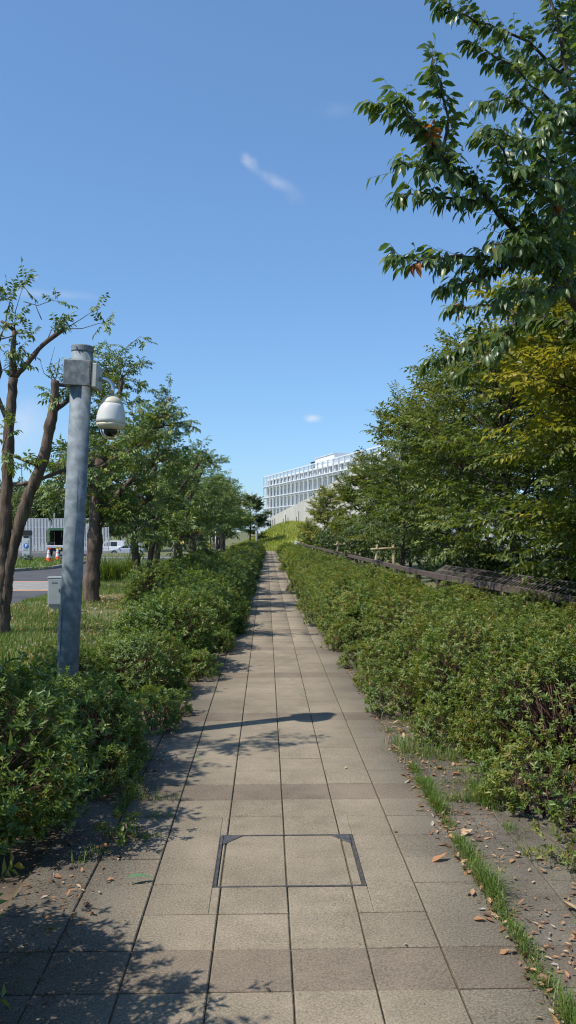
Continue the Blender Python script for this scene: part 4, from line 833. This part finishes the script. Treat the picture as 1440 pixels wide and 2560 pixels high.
lv = leaf_geo(np.column_stack([x, y, z + .004]), np.column_stack([g.normal(size=(m, 2)), g.normal(0, .15, m)]), np.array([[0, 0, 1.]]) + g.normal(0, .25, (m, 3)), g.uniform(.012, .035, m), g.uniform(.006, .018, m), g.random(m), CURL8)
tag(link('leaf_litter', mesh_tri('leaf_litter', *lv[:2], DRY, lv[2])), kind='stuff', label='crumbled dry leaves and bits along both hedges')
P = np.concatenate([clumpy(1700, -5.2, -1.4, 7, 13, 1.8, .6), clumpy(1600, -5.2, -1.6, 13, 22, 1.5, .6)]); m = len(P)
lv = leaf_geo(onland(P) + np.array([0, 0, .03]), np.column_stack([g.normal(size=(m, 2)), g.normal(0, .2, m)]), np.array([[0, 0, 1.]]) + g.normal(0, .3, (m, 3)), g.uniform(.04, .085, m), g.uniform(.02, .04, m), np.clip(g.normal(.72, .2, m), 0, 1), CURL8)
tag(link('lawn_litter', mesh_tri('lawn_litter', *lv[:2], DRY, lv[2])), kind='stuff', label='pale dry leaves scattered over the lawn')
m = 700; x = np.concatenate([g.uniform(-1.2, -.5, m), g.uniform(-.8, 1.0, 260)]); y = np.concatenate([g.uniform(2.5, 4.4, m), g.uniform(2.6, 9, 260)]); m = len(x)
lv = leaf_geo(np.column_stack([x, y, np.full(m, .004)]), np.column_stack([g.normal(size=(m, 2)), 0*x]), np.tile(ZUP, (m, 1)), g.uniform(.004, .014, m), g.uniform(.002, .006, m), g.random(m))
tag(link('paving_crumbs', mesh_tri('paving_crumbs', *lv[:2], DRY, lv[2])), kind='stuff', label='tiny bits of dry leaf on the paving')
# ornamental grass clump by the road
def clump(name, label, x, y, n, H, W, lean):
    o = empty(name, (x, y, float(gz(x, y))), 0, label, 'grass clump'); P = np.column_stack([g.normal(0, .16, (n, 2)), np.zeros(n)]); b = blades(P, H, W, g, GRASS, 'blades', lean, .55, .2, o); tag(b, kind='stuff'); return o
clump('grass_clump', 'tall arching grass clump on the lawn edge beside the road', -4.45, 23.6, 420, .72, .022, .95)
clump('grass_clump', 'second arching grass clump nearer the grey square post', -4.0, 24.6, 300, .80, .022, .9)
clump('grass_clump', 'coarse grass tuft left of the camera pole on the lawn', -2.7, 8.3, 260, .32, .010, .8)

# ------------------------------------------------------------------ camera pole
def bent(p0, pts): return [Vector(p) for p in pts]
def camera_pole(x, y, z, lean, label):
    o = empty('camera_pole', (x, y, z), 0, label, 'camera pole'); o.rotation_euler = (0, lean, 0)
    part('pole', tube([(0, 0, -.6), (0, 0, 3.19)], .0905, 40), 'galvanised', o, smooth=True)
    cap = part('cap', lathe([(.094, 3.185), (.097, 3.19), (.097, 3.215), (.097, 3.232), (.090, 3.240), (.03, 3.244)], 40), 'galvanised', o)
    for a in (-1.9, -.2, 2.3): part('screw', lathe([(.006, 0), (.006, .02)], 8, (0, 0, 0)), 'chrome', cap).matrix_local = Matrix.Translation((math.cos(a)*.092, math.sin(a)*.092, 3.21)) @ Matrix.Rotation(a, 4, 'Z') @ Matrix.Rotation(R(90), 4, 'Y')
    part('clamp_box', boxg(-.128, .098, -.125, .11, 2.875, 3.095), 'galvanised_box', o, .004)
    part('clamp_flange', boxg(.100, .108, -.128, .115, 2.87, 3.09), 'iron', o, .002)
    jb = part('junction_box', boxg(.110, .158, -.12, .12, 2.865, 3.075), 'pale_box', o, .008)
    for yy2 in (-.09, .09):
        for zz in (2.89, 3.05): part('bolt', tube([(.158, yy2, zz), (.168, yy2, zz)], .007, 8), 'chrome', jb)
    arm = [(.155, 0, 2.955), (.19, 0, 2.957)] + [(.19 + .085*math.sin(a), 0, 2.872 + .085*math.cos(a)) for a in np.linspace(.1, math.pi/2, 10)] + [(.275, 0, 2.80)]
    part('arm', tube(arm, .019, 20), 'chrome', o, smooth=True)
    cam_ = part('camera_housing', lathe([(.094, 2.742), (.0985, 2.738), (.1080, 2.715), (.1160, 2.685), (.1225, 2.645), (.1260, 2.605), (.1278, 2.570)], 40, (.275, 0, 0)), 'camera_white', o, smooth=True)
    part('housing_top', lathe([(.0938, 2.743), (.0935, 2.750), (.088, 2.768), (.075, 2.788), (.056, 2.803), (.034, 2.812), (.022, 2.814)], 40, (.275, 0, 0)), 'camera_cream', cam_, smooth=True)
    part('lower_ring', lathe([(.1262, 2.569), (.122, 2.550), (.110, 2.530), (.096, 2.518)], 40, (.275, 0, 0)), 'camera_cream', cam_, smooth=True)
    part('dome', lathe([(.089*math.cos(a), 2.519 - .092*math.sin(a)) for a in np.linspace(0, 1.5, 12)], 40, (.275, 0, 0)), 'clear_dome', cam_, smooth=True)
    part('lens_module', lathe([(.068, 2.517), (.070, 2.50), (.064, 2.475), (.040, 2.450), (.01, 2.445)], 24, (.275, 0, 0)), 'camera_dark', cam_, smooth=True)
    for a in (-2.4, -.9): part('screw', lathe([(.004, -.003), (.004, .003)], 8, (.275 + .121*math.cos(a), .121*math.sin(a), 2.548)), 'iron', cam_)
    part('service_hatch', prism([(-.03, .55), (.03, .55), (.03, .95), (-.03, .95)], -.094, -.088, 'y'), 'galvanised', o, .003).rotation_euler = (0, 0, R(-55))
    return o
o = camera_pole(-1.525, 6.4, .20, R(2.3), 'galvanised pole carrying a white dome camera, left of the path'); o.scale = (.877,)*3
o = camera_pole(-.84, 70.5, -1.15, 0, 'distant camera pole at the end of the left hedge')

# ------------------------------------------------------------------ inspection cover set in the paving
cv = empty('inspection_cover', (0, 0, 0), 0, 'square inspection cover with iron frame inlaid with paving tiles', 'manhole cover')
x0, x1, y0, y1 = COVER; t = .009
for a in (boxg(x0, x0+t+.004, y0, y1, -.05, .003), boxg(x1-t-.004, x1, y0, y1, -.05, .003), boxg(x0+t+.005, x1-t-.005, y0, y0+t, -.05, .0025), boxg(x0+t+.005, x1-t-.005, y1-.007, y1, -.05, .0025)): part('frame_bar', a, 'iron', cv, .0015)
part('corner_plate', prism([(x0+.016, y1-.008), (x0+.016, y1-.135), (x0+.12, y1-.008)], -.02, .0035, 'z'), 'iron', cv, .001)
part('corner_plate', prism([(x1-.016, y1-.008), (x1-.12, y1-.008), (x1-.016, y1-.135)], -.02, .0035, 'z'), 'iron', cv, .001)
part('bed', boxg(x0+.012, x1-.012, y0+.012, y1-.008, -.08, -.009), 'joint_soil', cv)
for (a, b) in ((x0+.018, -.211), (-.203, .092), (.099, .391), (.399, x1-.018)):
    for (c, d) in ((y0+.014, 3.866), (3.871, 4.163), (4.168, y1-.010)):
        part('tile', tile_geo(b-a, d-c), 'tile', cv).location = ((a+b)/2, (c+d)/2, -.0005)

# ------------------------------------------------------------------ things on the lawn and car park
def onz(x, y): return float(gz(x, y))
c = empty('utility_cabinet', (-3.77, 15.0, onz(-3.77, 15)), R(8), 'small grey metal cabinet on the lawn beside the camera pole', 'cabinet')
part('plinth', boxg(-.10, .10, -.085, .085, -.1, .13), 'kerb', c, .004); part('body', boxg(-.12, .12, -.10, .10, .13, .60), 'cabinet_grey', c, .006); part('lid', boxg(-.128, .128, -.108, .108, .602, .625), 'cabinet_grey', c, .005)
d = part('door', boxg(-.105, .105, -.108, -.1005, .15, .585), 'cabinet_grey', c, .003); part('handle', boxg(.07, .085, -.118, -.1085, .36, .42), 'iron', d); part('louvre', boxg(-.05, .05, -.112, -.1085, .52, .53), 'iron', d)
p = empty('square_post', (-4.05, 26.0, onz(-4, 26)), 0, 'tall grey square steel post between two trunks on the lawn', 'post'); p.rotation_euler = (0, R(3.2), 0)
part('shaft', boxg(-.088, .088, -.06, .06, -.2, 3.5), 'post_grey', p, .006); part('base_plate', boxg(-.16, .16, -.13, .13, -.05, .02), 'galvanised_box', p, .004); part('cap', boxg(-.093, .093, -.065, .065, 3.501, 3.52), 'post_grey', p, .003)
p = empty('round_pole', (-3.75, 34.2, onz(-3.7, 34)), 0, 'mottled pale round pole beside a leaning trunk', 'pole'); part('shaft', tube([(0, 0, -.2), (.02, 0, 3.4)], [.085, .075], 16), 'mottled_pole', p, smooth=True); part('cap', lathe([(.08, 3.4), (.08, 3.43), (.03, 3.45)], 16, (.02, 0, 0)), 'post_grey', p)
p = empty('sign_panel', (-3.3, 37.6, onz(-3.3, 37.6)), 0, 'narrow grey sign panel seen from behind between dark trunks', 'sign'); p.rotation_euler = (0, R(3), 0)
part('panel', prism([(-.085, .42), (.0, .18), (.085, .42), (.085, 1.42), (-.085, 1.42)], -.02, .02), 'post_grey', p, .006); part('post', tube([(0, .05, -.2), (0, .05, 1.35)], .025, 10), 'galvanised_box', p)
p = empty('white_post', (-2.7, 44, onz(-2.7, 44)), 0, 'thin white post at the end of the row of trunks', 'post'); part('shaft', tube([(0, 0, -.2), (.02, 0, 1.35)], .035, 10), 'white_metal', p, smooth=True); part('cap', lathe([(.04, 1.35), (.04, 1.38), (.01, 1.40)], 10, (.02, 0, 0)), 'white_metal', p)
b = empty('bollard_light', (-2.45, 20.3, onz(-2.45, 20.3)), 0, 'low green-grey bollard light half sunk in the left hedge', 'bollard'); part('shaft', tube([(0, 0, -.1), (0, 0, .36)], .09, 16), 'bollard_green', b, smooth=True); part('lens', lathe([(.085, .361), (.085, .43)], 16), 'lamp_clear', b, smooth=True); part('cap', lathe([(.20, .431), (.21, .45), (.20, .475), (.08, .50)], 24), 'bollard_green', b, smooth=True)

def cone(x, y, label, H=.70, ztop=None, striped=True):
    z = 0.075 if (-15 < x < -9.2 and 34 < y < 47) else onz(x, y) + .02
    o = empty('traffic_cone', (x, y, z), 0, label, 'traffic cone', 'orange and white traffic cones'); r = lambda h: .135 - (.135-.028)*h/H
    part('base', boxg(-.19, .19, -.19, .19, 0, .035), 'cone_orange', o, .01)
    hs = [.036, .28*H, .52*H, .58*H, .84*H, H] if striped else [.036, .30*H, .45*H, .6*H, .75*H, H]
    for i in range(5): part('stripe' if i in (1, 3) else 'shell', lathe([(r(hs[i]), hs[i]), (r(hs[i+1])+.0005, hs[i+1]-.0015)], 20), 'cone_white' if i in (1, 3) else 'cone_orange', o, smooth=False)
    return o
cone(-10.95, 42.2, 'orange and white traffic cone nearest the blue P sign'); cone(-11.0, 44.2, 'traffic cone second from the blue P sign, broad white bands'); cone(-10.75, 44.9, 'slim striped traffic cone right of the other two, below number plate', striped=False)
cone(-11.1, 52.5, 'traffic cone between the camera pole and dark trunk'); cone(-5.3, 51.0, 'small traffic cone top showing between far trunks', z if False else .70)
# parking machine with P sign
m = empty('parking_machine', (-12.28, 43, .07), R(-4), 'grey parking pay machine with round blue P sign', 'parking machine')
part('body', prism([(-.19, 0), (.21, 0), (.21, 1.32), (-.17, 1.32)], -.13, .13), 'machine_grey', m, .015); part('hood', prism([(-.20, 1.322), (.24, 1.322), (.24, 1.50), (.18, 1.58), (-.14, 1.58), (-.20, 1.50)], -.19, .15), 'black_plastic', m, .01); part('screen', boxg(-.12, .14, -.135, -.1305, 1.18, 1.29), 'car_glass', m)
sg = part('sign_disc', tube([(0.02, -.1305, .78), (.02, -.142, .78)], .135, 32), 'sign_blue', m)
cu = bpy.data.curves.new('letter', 'FONT'); cu.body = 'P'; cu.size = .24; cu.align_x = 'CENTER'; cu.align_y = 'CENTER'; cu.extrude = .002; cu.offset = .006
to = bpy.data.objects.new('tmp', cu); COL.objects.link(to); bpy.context.view_layer.update(); me = bpy.data.meshes.new_from_object(to.evaluated_get(bpy.context.evaluated_depsgraph_get())); bpy.data.objects.remove(to); me.materials.clear(); me.materials.append(MATS['sign_white'])
lo = link('letter', me, sg, (.02, -.146, .78)); lo.rotation_euler = (R(90), 0, 0)
for i in range(5): part('lettering', boxg(-.13+.055*i, -.09+.055*i, -.134, -.1305, .55, .58), 'black_plastic', m)
for zz in (1.02, .92): part('button', tube([(.13, -.13, zz), (.13, -.142, zz)], .022, 10), 'black_plastic', m)
bp_ = blob_shrub(207, .28, .28, .45, .05, 120, 7, .1)
for k, x in enumerate((-17.6, -15.6, -13.6)): bush('evergreen_bush', ('dark backing bush added for shade behind left end of the white slat fence', 'dark backing bush added for shade behind middle of the white slat fence', 'dark backing bush added for shade behind white slat fence, right of truck')[k], x, 64.2, blob_shrub(210 + k, 1.25, .8, 2.3, .13, 800, 8, .15), BACKLEAF)  # added dark-leaved bushes stand in for the shade seen between the slats
bush('evergreen_bush', 'small dark bush at the foot of the parking machine', -12.05, 42.2, bp_, BACKLEAF)
# sign behind the pole
s = empty('road_sign', (-9.6, 46.5, onz(-9.6, 46.5)), 0, 'pale octagonal sign back between camera pole and dark trunk', 'sign'); part('post', tube([(0, 0, -.2), (0, 0, 2.5)], .035, 12), 'white_metal', s, smooth=True)
part('plate', prism([(.42*math.cos(a), 2.05 + .42*math.sin(a)) for a in np.arange(8)*math.pi/4 + math.pi/8], -.06, -.045), 'post_grey', s, .003); part('lower_plate', prism([(-.2, .75), (.24, .75), (.24, 1.25), (.16, 1.5), (-.2, 1.5)], -.06, -.045), 'post_grey', s, .003)
# white slat fence
f = empty('slat_fence', (-18.4, 62.5, 0), 0, 'tall white vertical-slat fence behind the green truck', 'fence')
smesh = mesh_poly('slat', *boxg(-.028, .028, -.02, .02, .18, 2.62), 'fence_white')
for i in range(62): link('slat', smesh, f, (i*.108, 0, onz(-18.4 + i*.108, 62.5)))
for z in (.30, 1.10, 1.85, 2.52): part('rail', boxg(-.05, 6.65, .022, .06, z-.02, z+.02), 'fence_white', f)
for i in range(4): part('post', boxg(i*2.2-.03, i*2.2+.03, .062, .12, -.3, 2.6), 'fence_white', f)
part('footing', boxg(-.1, 6.8, -.12, .14, -.5, .14), 'kerb', f)
for x in (2.55, 3.9): part('finial', tube([(x, .09, 2.6), (x, .09, 2.95)], .03, 8), 'white_metal', f)

# small truck with green canvas seen from behind
tr = empty('small_truck', (-13.5, 54.2, onz(-13.5, 54.2) + .02), 0, 'small white truck with green canvas cover seen from behind', 'truck')
part('chassis', boxg(-.55, .55, .1, 3.1, .32, .52), 'black_plastic', tr, .02); part('bed', boxg(-.72, .72, 0, 1.95, .52, .60), 'car_white', tr, .01)
part('tailgate', boxg(-.70, .70, -.02, .02, .605, .70), 'car_white', tr, .008)
for s in (-1, 1): part('side_board', boxg(s*.71-.02, s*.71+.02, .03, 1.95, .605, .86), 'car_white', tr, .008)
cp = part('canopy', join([prism([(-.71, 1.62), (-.64, 1.76), (-.4, 1.81), (.4, 1.81), (.64, 1.76), (.71, 1.62), (.68, 1.60), (.62, 1.73), (.39, 1.78), (-.39, 1.78), (-.62, 1.73), (-.68, 1.60)], .0, 1.95)]), 'tarp', tr)
for s in (-1, 1): part('canopy_side', boxg(s*.70-.012, s*.70+.012, .0, 1.95, .865, 1.64), 'tarp_side', tr)
for s in (-1, 1): part('canopy_flap', prism([(s*.69, .87), (s*.50, .95), (s*.53, 1.45), (s*.48, 1.70), (s*.69, 1.63)], -.03, -.015), 'tarp_side' if s < 0 else 'tarp', tr)
part('interior_shade_panel', boxg(-.68, .68, 1.925, 1.935, .61, 1.74), 'black_plastic', tr); part('rear_valance', prism([(-.71, 1.60), (-.55, 1.66), (.55, 1.66), (.71, 1.60), (.64, 1.77), (.4, 1.82), (-.4, 1.82), (-.64, 1.77)], -.012, -.002), 'tarp', tr)  # near-black panel added to stand in for the shade inside the canopy
part('cab', prism([(1.98, .45), (3.25, .45), (3.28, .85), (3.05, 1.25), (2.75, 1.78), (2.02, 1.78)], -.71, .71, 'x'), 'car_white', tr, .04)
part('rear_window', boxg(-.5, .5, 1.965, 1.978, 1.22, 1.58), 'car_glass', tr)
for x in (-.22, 0, .22): part('guard_bar', boxg(x-.015, x+.015, 1.90, 1.92, 1.2, 1.6), 'white_metal', tr)
for s in (-1, 1):
    part('tail_lamp', boxg(s*.52-.12, s*.52+.12, -.03, .06, .42, .515), 'lamp_red', tr, .01)
    for yy2 in (.75, 2.75):
        w = part('wheel', tube([(s*.55, yy2, .27), (s*.70, yy2, .27)], .27, 24), 'tyre', tr, .02); part('rim', tube([(s*.701, yy2, .27), (s*.712, yy2, .27)], .16, 20), 'rim', w)
    part('mud_flap', boxg(s*.62-.11, s*.62+.11, .40, .42, .14, .42), 'black_plastic', tr)
part('number_plate', boxg(-.10, .23, -.045, -.032, .40, .56), 'plate_yellow', tr); part('bumper', boxg(-.6, .6, .02, .09, .30, .38), 'black_plastic', tr)
for s in (-1, 1): part('mirror', boxg(s*.80-.07, s*.80+.07, 2.9, 2.94, 1.15, 1.35), 'black_plastic', tr, .01)

# parked cars: side profiles with rounded bodies
def car(name, label, x, y, z, rz, body, cabin, glass, L_, W, paint, rw=.30, axles=(.8, 3.4), group='cars parked behind the verge'):
    o = empty(name, (x, y, z), rz, label, 'car', group)
    part('body', prism(body, -W/2, W/2), paint, o, .07, seg=3); part('cabin', prism(cabin, -W/2+.09, W/2-.09), paint, o, .06, seg=3)
    for gl in glass:
        for s in (-1, 1): part('side_window', prism(gl, s*(W/2-.095), s*(W/2-.078)), 'car_glass', o)
    ws = cabin[1], cabin[2]
    part('windscreen', ([(ws[0][0]-.012, -W/2+.18, ws[0][1]+.03), (ws[0][0]-.012, W/2-.18, ws[0][1]+.03), (ws[1][0]-.02, W/2-.22, ws[1][1]-.05), (ws[1][0]-.02, -W/2+.22, ws[1][1]-.05)], [(0, 1, 2, 3)]), 'car_glass', o)
    for s in (-1, 1):
        part('headlight', boxg(.03, .30, s*(W/2-.20)-.15, s*(W/2-.20)+.15, .60, .74), 'lamp_clear', o, .03); part('mirror', boxg(cabin[1][0]+.15, cabin[1][0]+.30, s*(W/2+.05)-.08, s*(W/2+.05)+.08, .92, 1.06), paint, o, .02)
        for ax in axles:
            w = part('wheel', tube([(ax, s*(W/2-.20), rw), (ax, s*(W/2+.005), rw)], rw, 28), 'tyre', o, .03); part('rim', tube([(ax, s*(W/2+.006), rw), (ax, s*(W/2+.015), rw)], rw*.66, 20), 'rim', w)
            part('wheel_arch', tube([(ax, s*(W/2-.22), rw), (ax, s*(W/2+.002), rw)], rw+.07, 28), 'black_plastic', o)
    part('bumper', boxg(-.05, .12, -W/2+.12, W/2-.12, .22, .42), 'black_plastic', o, .03); part('grille', boxg(-.03, .02, -.4, .4, .45, .56), 'black_plastic', o); part('number_plate', boxg(-.07, -.052, -.17, .17, .36, .5), 'sign_white', o)
    return o
cz = onz(-21, 108) + .03
car('parked_van', 'white high-roofed van parked behind the silver car', -23.0, 112, onz(-22, 112) + .03, R(-6), [(0, .25), (.02, .62), (.12, .80), (1.0, 1.02), (4.25, 1.02), (4.35, .7), (4.3, .25)], [(.95, .98), (1.05, 1.02), (1.75, 1.72), (2.1, 1.82), (4.0, 1.82), (4.22, 1.6), (4.28, .98)],
    [[(1.35, 1.06), (1.85, 1.58), (2.15, 1.66), (2.3, 1.66), (2.3, 1.06)], [(2.42, 1.06), (2.42, 1.66), (3.3, 1.66), (3.3, 1.06)]], 4.3, 1.75, 'car_white', .32, (.85, 3.55))
car('parked_car', 'silver sedan parked in front of the white van', -19.7, 105, onz(-19.7, 105) + .03, R(-3), [(0, .25), (0, .55), (.1, .72), (1.15, .92), (4.1, .95), (4.4, .85), (4.42, .25)], [(1.1, .88), (1.2, .92), (1.95, 1.36), (2.3, 1.44), (3.2, 1.42), (3.95, 1.05), (4.1, .90)],
    [[(1.55, .96), (2.1, 1.32), (2.45, 1.36), (2.6, 1.36), (2.6, .96)], [(2.7, .96), (2.7, 1.36), (3.1, 1.34), (3.65, 1.02), (3.65, .96)]], 4.4, 1.7, 'car_silver', .32, (.82, 3.45))
car('parked_car', 'pale beige car half hidden behind the dark trunk', -27.6, 112.5, onz(-27, 112) + .03, R(2), [(0, .25), (0, .6), (.1, .78), (1.0, .95), (3.9, .98), (4.05, .7), (4.0, .25)], [(.9, .9), (1.0, .95), (1.7, 1.5), (2.0, 1.58), (3.6, 1.56), (3.95, 1.1), (4.0, .92)], [[(1.3, 1.0), (1.8, 1.42), (2.2, 1.5), (2.3, 1.0)], [(2.42, 1.0), (2.42, 1.5), (3.4, 1.46), (3.6, 1.0)]], 4.0, 1.68, 'car_beige', .31, (.75, 3.2))
for i, (x, y) in enumerate(((-17.3, 118), (-20.6, 119))):
    p = empty('lamp_pole', (x, y, onz(x, y)), 0, ('thin grey pole behind the parked silver car', 'thin pale pole behind the parked white van')[i], 'pole'); part('shaft', tube([(0, 0, -.2), (0, 0, 4.2)], .06, 8), 'mottled_pole', p, smooth=True); part('base', tube([(0, 0, -.1), (0, 0, .5)], .09, 8), 'mottled_pole', p)
# right side behind the trees: van and stones
car('parked_van', 'white vehicle glimpsed through the dark right-hand trees', 5.2, 24.0, onz(6.5, 24) , R(6), [(0, .25), (.02, .7), (.12, .9), (.9, 1.05), (4.35, 1.05), (4.4, .7), (4.3, .25)], [(.7, 1.0), (.8, 1.05), (1.35, 1.75), (1.7, 1.88), (4.1, 1.88), (4.3, 1.6), (4.36, 1.0)], [[(1.1, 1.1), (1.5, 1.62), (2.2, 1.66), (2.2, 1.1)], [(2.35, 1.1), (2.35, 1.66), (3.9, 1.66), (3.9, 1.1)]], 4.4, 1.7, 'car_white', .32, (.8, 3.6), group='vehicles behind the right-hand trees')
sw = empty('stone_wall', (5.15, 20.6, onz(5.6, 20.6)), R(4), 'low stone wall in shade behind the right-hand trees', 'wall')
for i in range(4):
    xx = 0
    while xx < 2.6:
        w_ = g.uniform(.22, .42); part('stone', boxg(xx+.006, xx+w_-.006, g.uniform(-.02, .02), .3, -.1+i*.2, .09+i*.2), 'stone', sw, .02); xx += w_
part('coping', boxg(-.05, 2.75, -.05, .34, .705, .78), 'stone', sw, .015)

# fence right of the path
FP = [(3.72, 7.6), (3.66, 9.9), (3.15, 15), (2.75, 29), (2.3, 49), (2.1, 56)]
def fpt(y): return float(np.interp(y, [p[1] for p in FP], [p[0] for p in FP]))
fe = empty('low_fence', (0, 0, 0), 0, 'long low brown fence with mesh top along the back of right hedge', 'fence')
def rail(ya, yb, z0, z1, w, m, nm='rail'):
    ys_ = [ya] + [p[1] for p in FP if ya < p[1] < yb] + [yb]
    for a, b in zip(ys_[:-1], ys_[1:]):
        p, q = Vector((fpt(a), a, 0)), Vector((fpt(b), b, 0)); d = (q-p).normalized(); s = Vector((d.y, -d.x, 0))*w/2
        part(nm, prism([tuple((p-s)[:2]), tuple((p+s)[:2]), tuple((q+s)[:2]), tuple((q-s)[:2])], z0, z1, 'z'), m, fe, .004)
rail(7.6, 56, .74, .83, .10, 'wood_brown'); rail(7.6, 56, .30, .36, .06, 'wood_brown')
for y in np.arange(7.7, 56, 1.85): part('post', boxg(-.05, .05, -.05, .05, -.2, .735), 'wood_brown', fe, .005).location = (fpt(y), y, 0)
bar = mesh_poly('rod', *tube([(-.05, 0, .835), (.20, 0, .985)], .0048, 5), 'brown_wire'); vb = mesh_poly('picket', *tube([(0, 0, .365), (0, 0, .735)], .006, 5), 'brown_wire')
for i, y in enumerate(np.arange(7.6, 15.4, .105)): link('rod', bar, fe, (fpt(y), y, 0))
for i, y in enumerate(np.arange(7.6, 15.4, .11)): link('picket', vb, fe, (fpt(y), y, 0))
for dx, zz in ((-.045, .842), (.07, .905), (.19, .980)): part('wire', tube([(fpt(y)+dx, y, zz) for y in (7.6, 9.9, 15, 15.4)], .007, 5), 'brown_wire', fe)
s = empty('notice_sign', (2.08, 56.3, 0), 0, 'small white notice board at the far end of the low fence', 'sign')
part('board', boxg(-.17, .17, -.02, 0, .62, .92), 'sign_white', s, .004); part('post', boxg(-.03, .03, .001, .05, -.1, .9), 'wood_brown', s)
for i in range(3): part('text_line', boxg(-.12, .02+.03*i, -.0225, -.0205, .74+.05*i, .76+.05*i), 'post_grey', s)
for i, (x, y, lab) in enumerate(((3.55, 25.0, 'pair of bamboo tree stakes with crossbar behind the fence rail'), (3.05, 33.0, 'farther bamboo tree stake frame by the evergreen bush'))):
    b = empty('tree_stake', (x, y, onz(x, y)), 0, lab, 'tree stake'); part('stake', tube([(-.32, 0, -.1), (-.22, 0, 1.25)], .04, 10), 'bamboo', b, smooth=True); part('stake', tube([(.32, 0, -.1), (.26, 0, 1.3)], .04, 10), 'bamboo', b, smooth=True); part('crossbar', tube([(-.42, -.05, 1.1), (.42, -.05, 1.14)], .035, 10), 'bamboo', b, smooth=True)

# ------------------------------------------------------------------ retaining wall, posts, white building
rw = empty('retaining_wall', (0, 0, 0), 0, 'long pale concrete retaining wall sloping up behind the grass mound', 'wall')
WP = [(.75, 126, 3.75), (2.1, 106, 4.15), (4.1, 82, 4.85), (6.4, 70, 6.2), (9.2, 62, 7.2)]
for a, b in zip(WP[:-1], WP[1:]):
    d = (Vector((b[0], b[1])) - Vector((a[0], a[1]))).normalized(); n_ = Vector((-d.y, d.x))*.4
    V = [(a[0], a[1], -.5), (b[0], b[1], -.5), (b[0]+n_.x, b[1]+n_.y, -.5), (a[0]+n_.x, a[1]+n_.y, -.5), (a[0], a[1], a[2]), (b[0], b[1], b[2]), (b[0]+n_.x, b[1]+n_.y, b[2]), (a[0]+n_.x, a[1]+n_.y, a[2])]
    part('panel', (V, [(0, 3, 2, 1), (4, 5, 6, 7), (0, 1, 5, 4), (1, 2, 6, 5), (2, 3, 7, 6), (3, 0, 4, 7)]), 'wall_concrete', rw)
tl = 'thin dark upright stake on the crest of the grass mound'
for px, top in ((676, 1304), (682, 1300), (687, 1297), (708, 1298), (714, 1288), (720, 1295), (741, 1293), (747, 1279), (763, 1266)):
    Y = 88.0; x = (px-666)*Y/FPX; zt = CAM_H + (1327-top)*Y/FPX; zb = float(moundz(x, Y)) - .2
    o = empty('mound_stake', (x, Y, zb), 0, tl, 'stake', 'stakes on the mound'); part('shaft', tube([(0, 0, 0), (0, 0, zt-zb)], .04, 8), 'dark_post', o); part('tip', lathe([(.045, zt-zb+.001), (.03, zt-zb+.05)], 8), 'dark_post', o)

B = empty('office_building', (-1.16, 301, 0), math.atan2(-.972, .236), 'long white four-storey building with grid of fins beyond the mound', 'building')
LEN, BAY = 122.0, 4.72; NB = int(LEN/BAY); FL = [1.8, 5.7, 9.6, 13.45, 17.35, 19.9]
# local x runs along the facade towards the camera, local +y is inwards
part('core', boxg(.3, LEN, 3.0, 20, 0, 19.6), 'building_grey', B); part('roof_slab', boxg(-.2, LEN+.2, 1.6, 20.2, 19.62, 20.15), 'building_white', B)
part('end_wall', boxg(-.3, .28, 1.6, 20, 0, 19.6), 'building_white', B)
for z in FL[:-1]: part('floor_slab', boxg(0, LEN, .1, 2.98, z-.42, z-.05), 'building_white', B)
pane = mesh_poly('pane', *boxg(.5, BAY-.5, 2.70, 2.98, .1, 2.35), 'building_glass'); span = mesh_poly('spandrel', *boxg(.35, BAY-.35, 2.62, 2.97, 2.37, 3.35), 'spandrel_glass'); pier = mesh_poly('pier', *boxg(-.34, .34, 2.2, 2.96, 0, 19.6), 'building_white'); fin = mesh_poly('fin', *boxg(-.13, .13, -.05, .35, 0, 21.1), 'building_white')
muln = mesh_poly('mullion', *boxg(BAY/2-.06, BAY/2+.06, 2.60, 2.69, .1, 2.35), 'building_white')
balu = mesh_poly('balustrade', *boxg(.2, BAY-.2, .06, .09, .05, 1.05), 'spandrel_glass')
for i in range(NB+1):
    link('fin', fin, B, (i*BAY, 0, 0)); link('pier', pier, B, (i*BAY, 0, 0))
    if i == NB: break
    for z in FL[:-1]:
        pn = link('pane', pane, B, (i*BAY, 0, z)); link('mullion', muln, pn)
        if z < 17: link('spandrel', span, B, (i*BAY, 0, z))
for z in FL[:-1]: part('rail', boxg(-.1, LEN+.1, -.12, -.055, z-.12, z+.12), 'building_white', B)
part('rail', boxg(-.1, LEN+.1, -.12, -.055, 20.85, 21.1), 'building_white', B)
for i in range(0, NB+1): part('brace', boxg(i*BAY-.08, i*BAY+.08, .36, 2.9, 20.75, 20.95), 'building_white', B)
part('penthouse', boxg(45, 63.5, 6, 16, 20.2, 24.0), 'building_white', B); part('penthouse_roof', boxg(44.8, 63.7, 5.8, 16.2, 24.01, 24.25), 'building_grey', B)
eq = part('roof_equipment', join([boxg(50.2, 51.0, 3.0, 3.5, 20.2, 22.3), boxg(49.3, 53.2, 3.0, 3.4, 22.31, 22.5), boxg(52.4, 52.7, 3.0, 3.4, 20.2, 22.3)]), 'black_plastic', B)
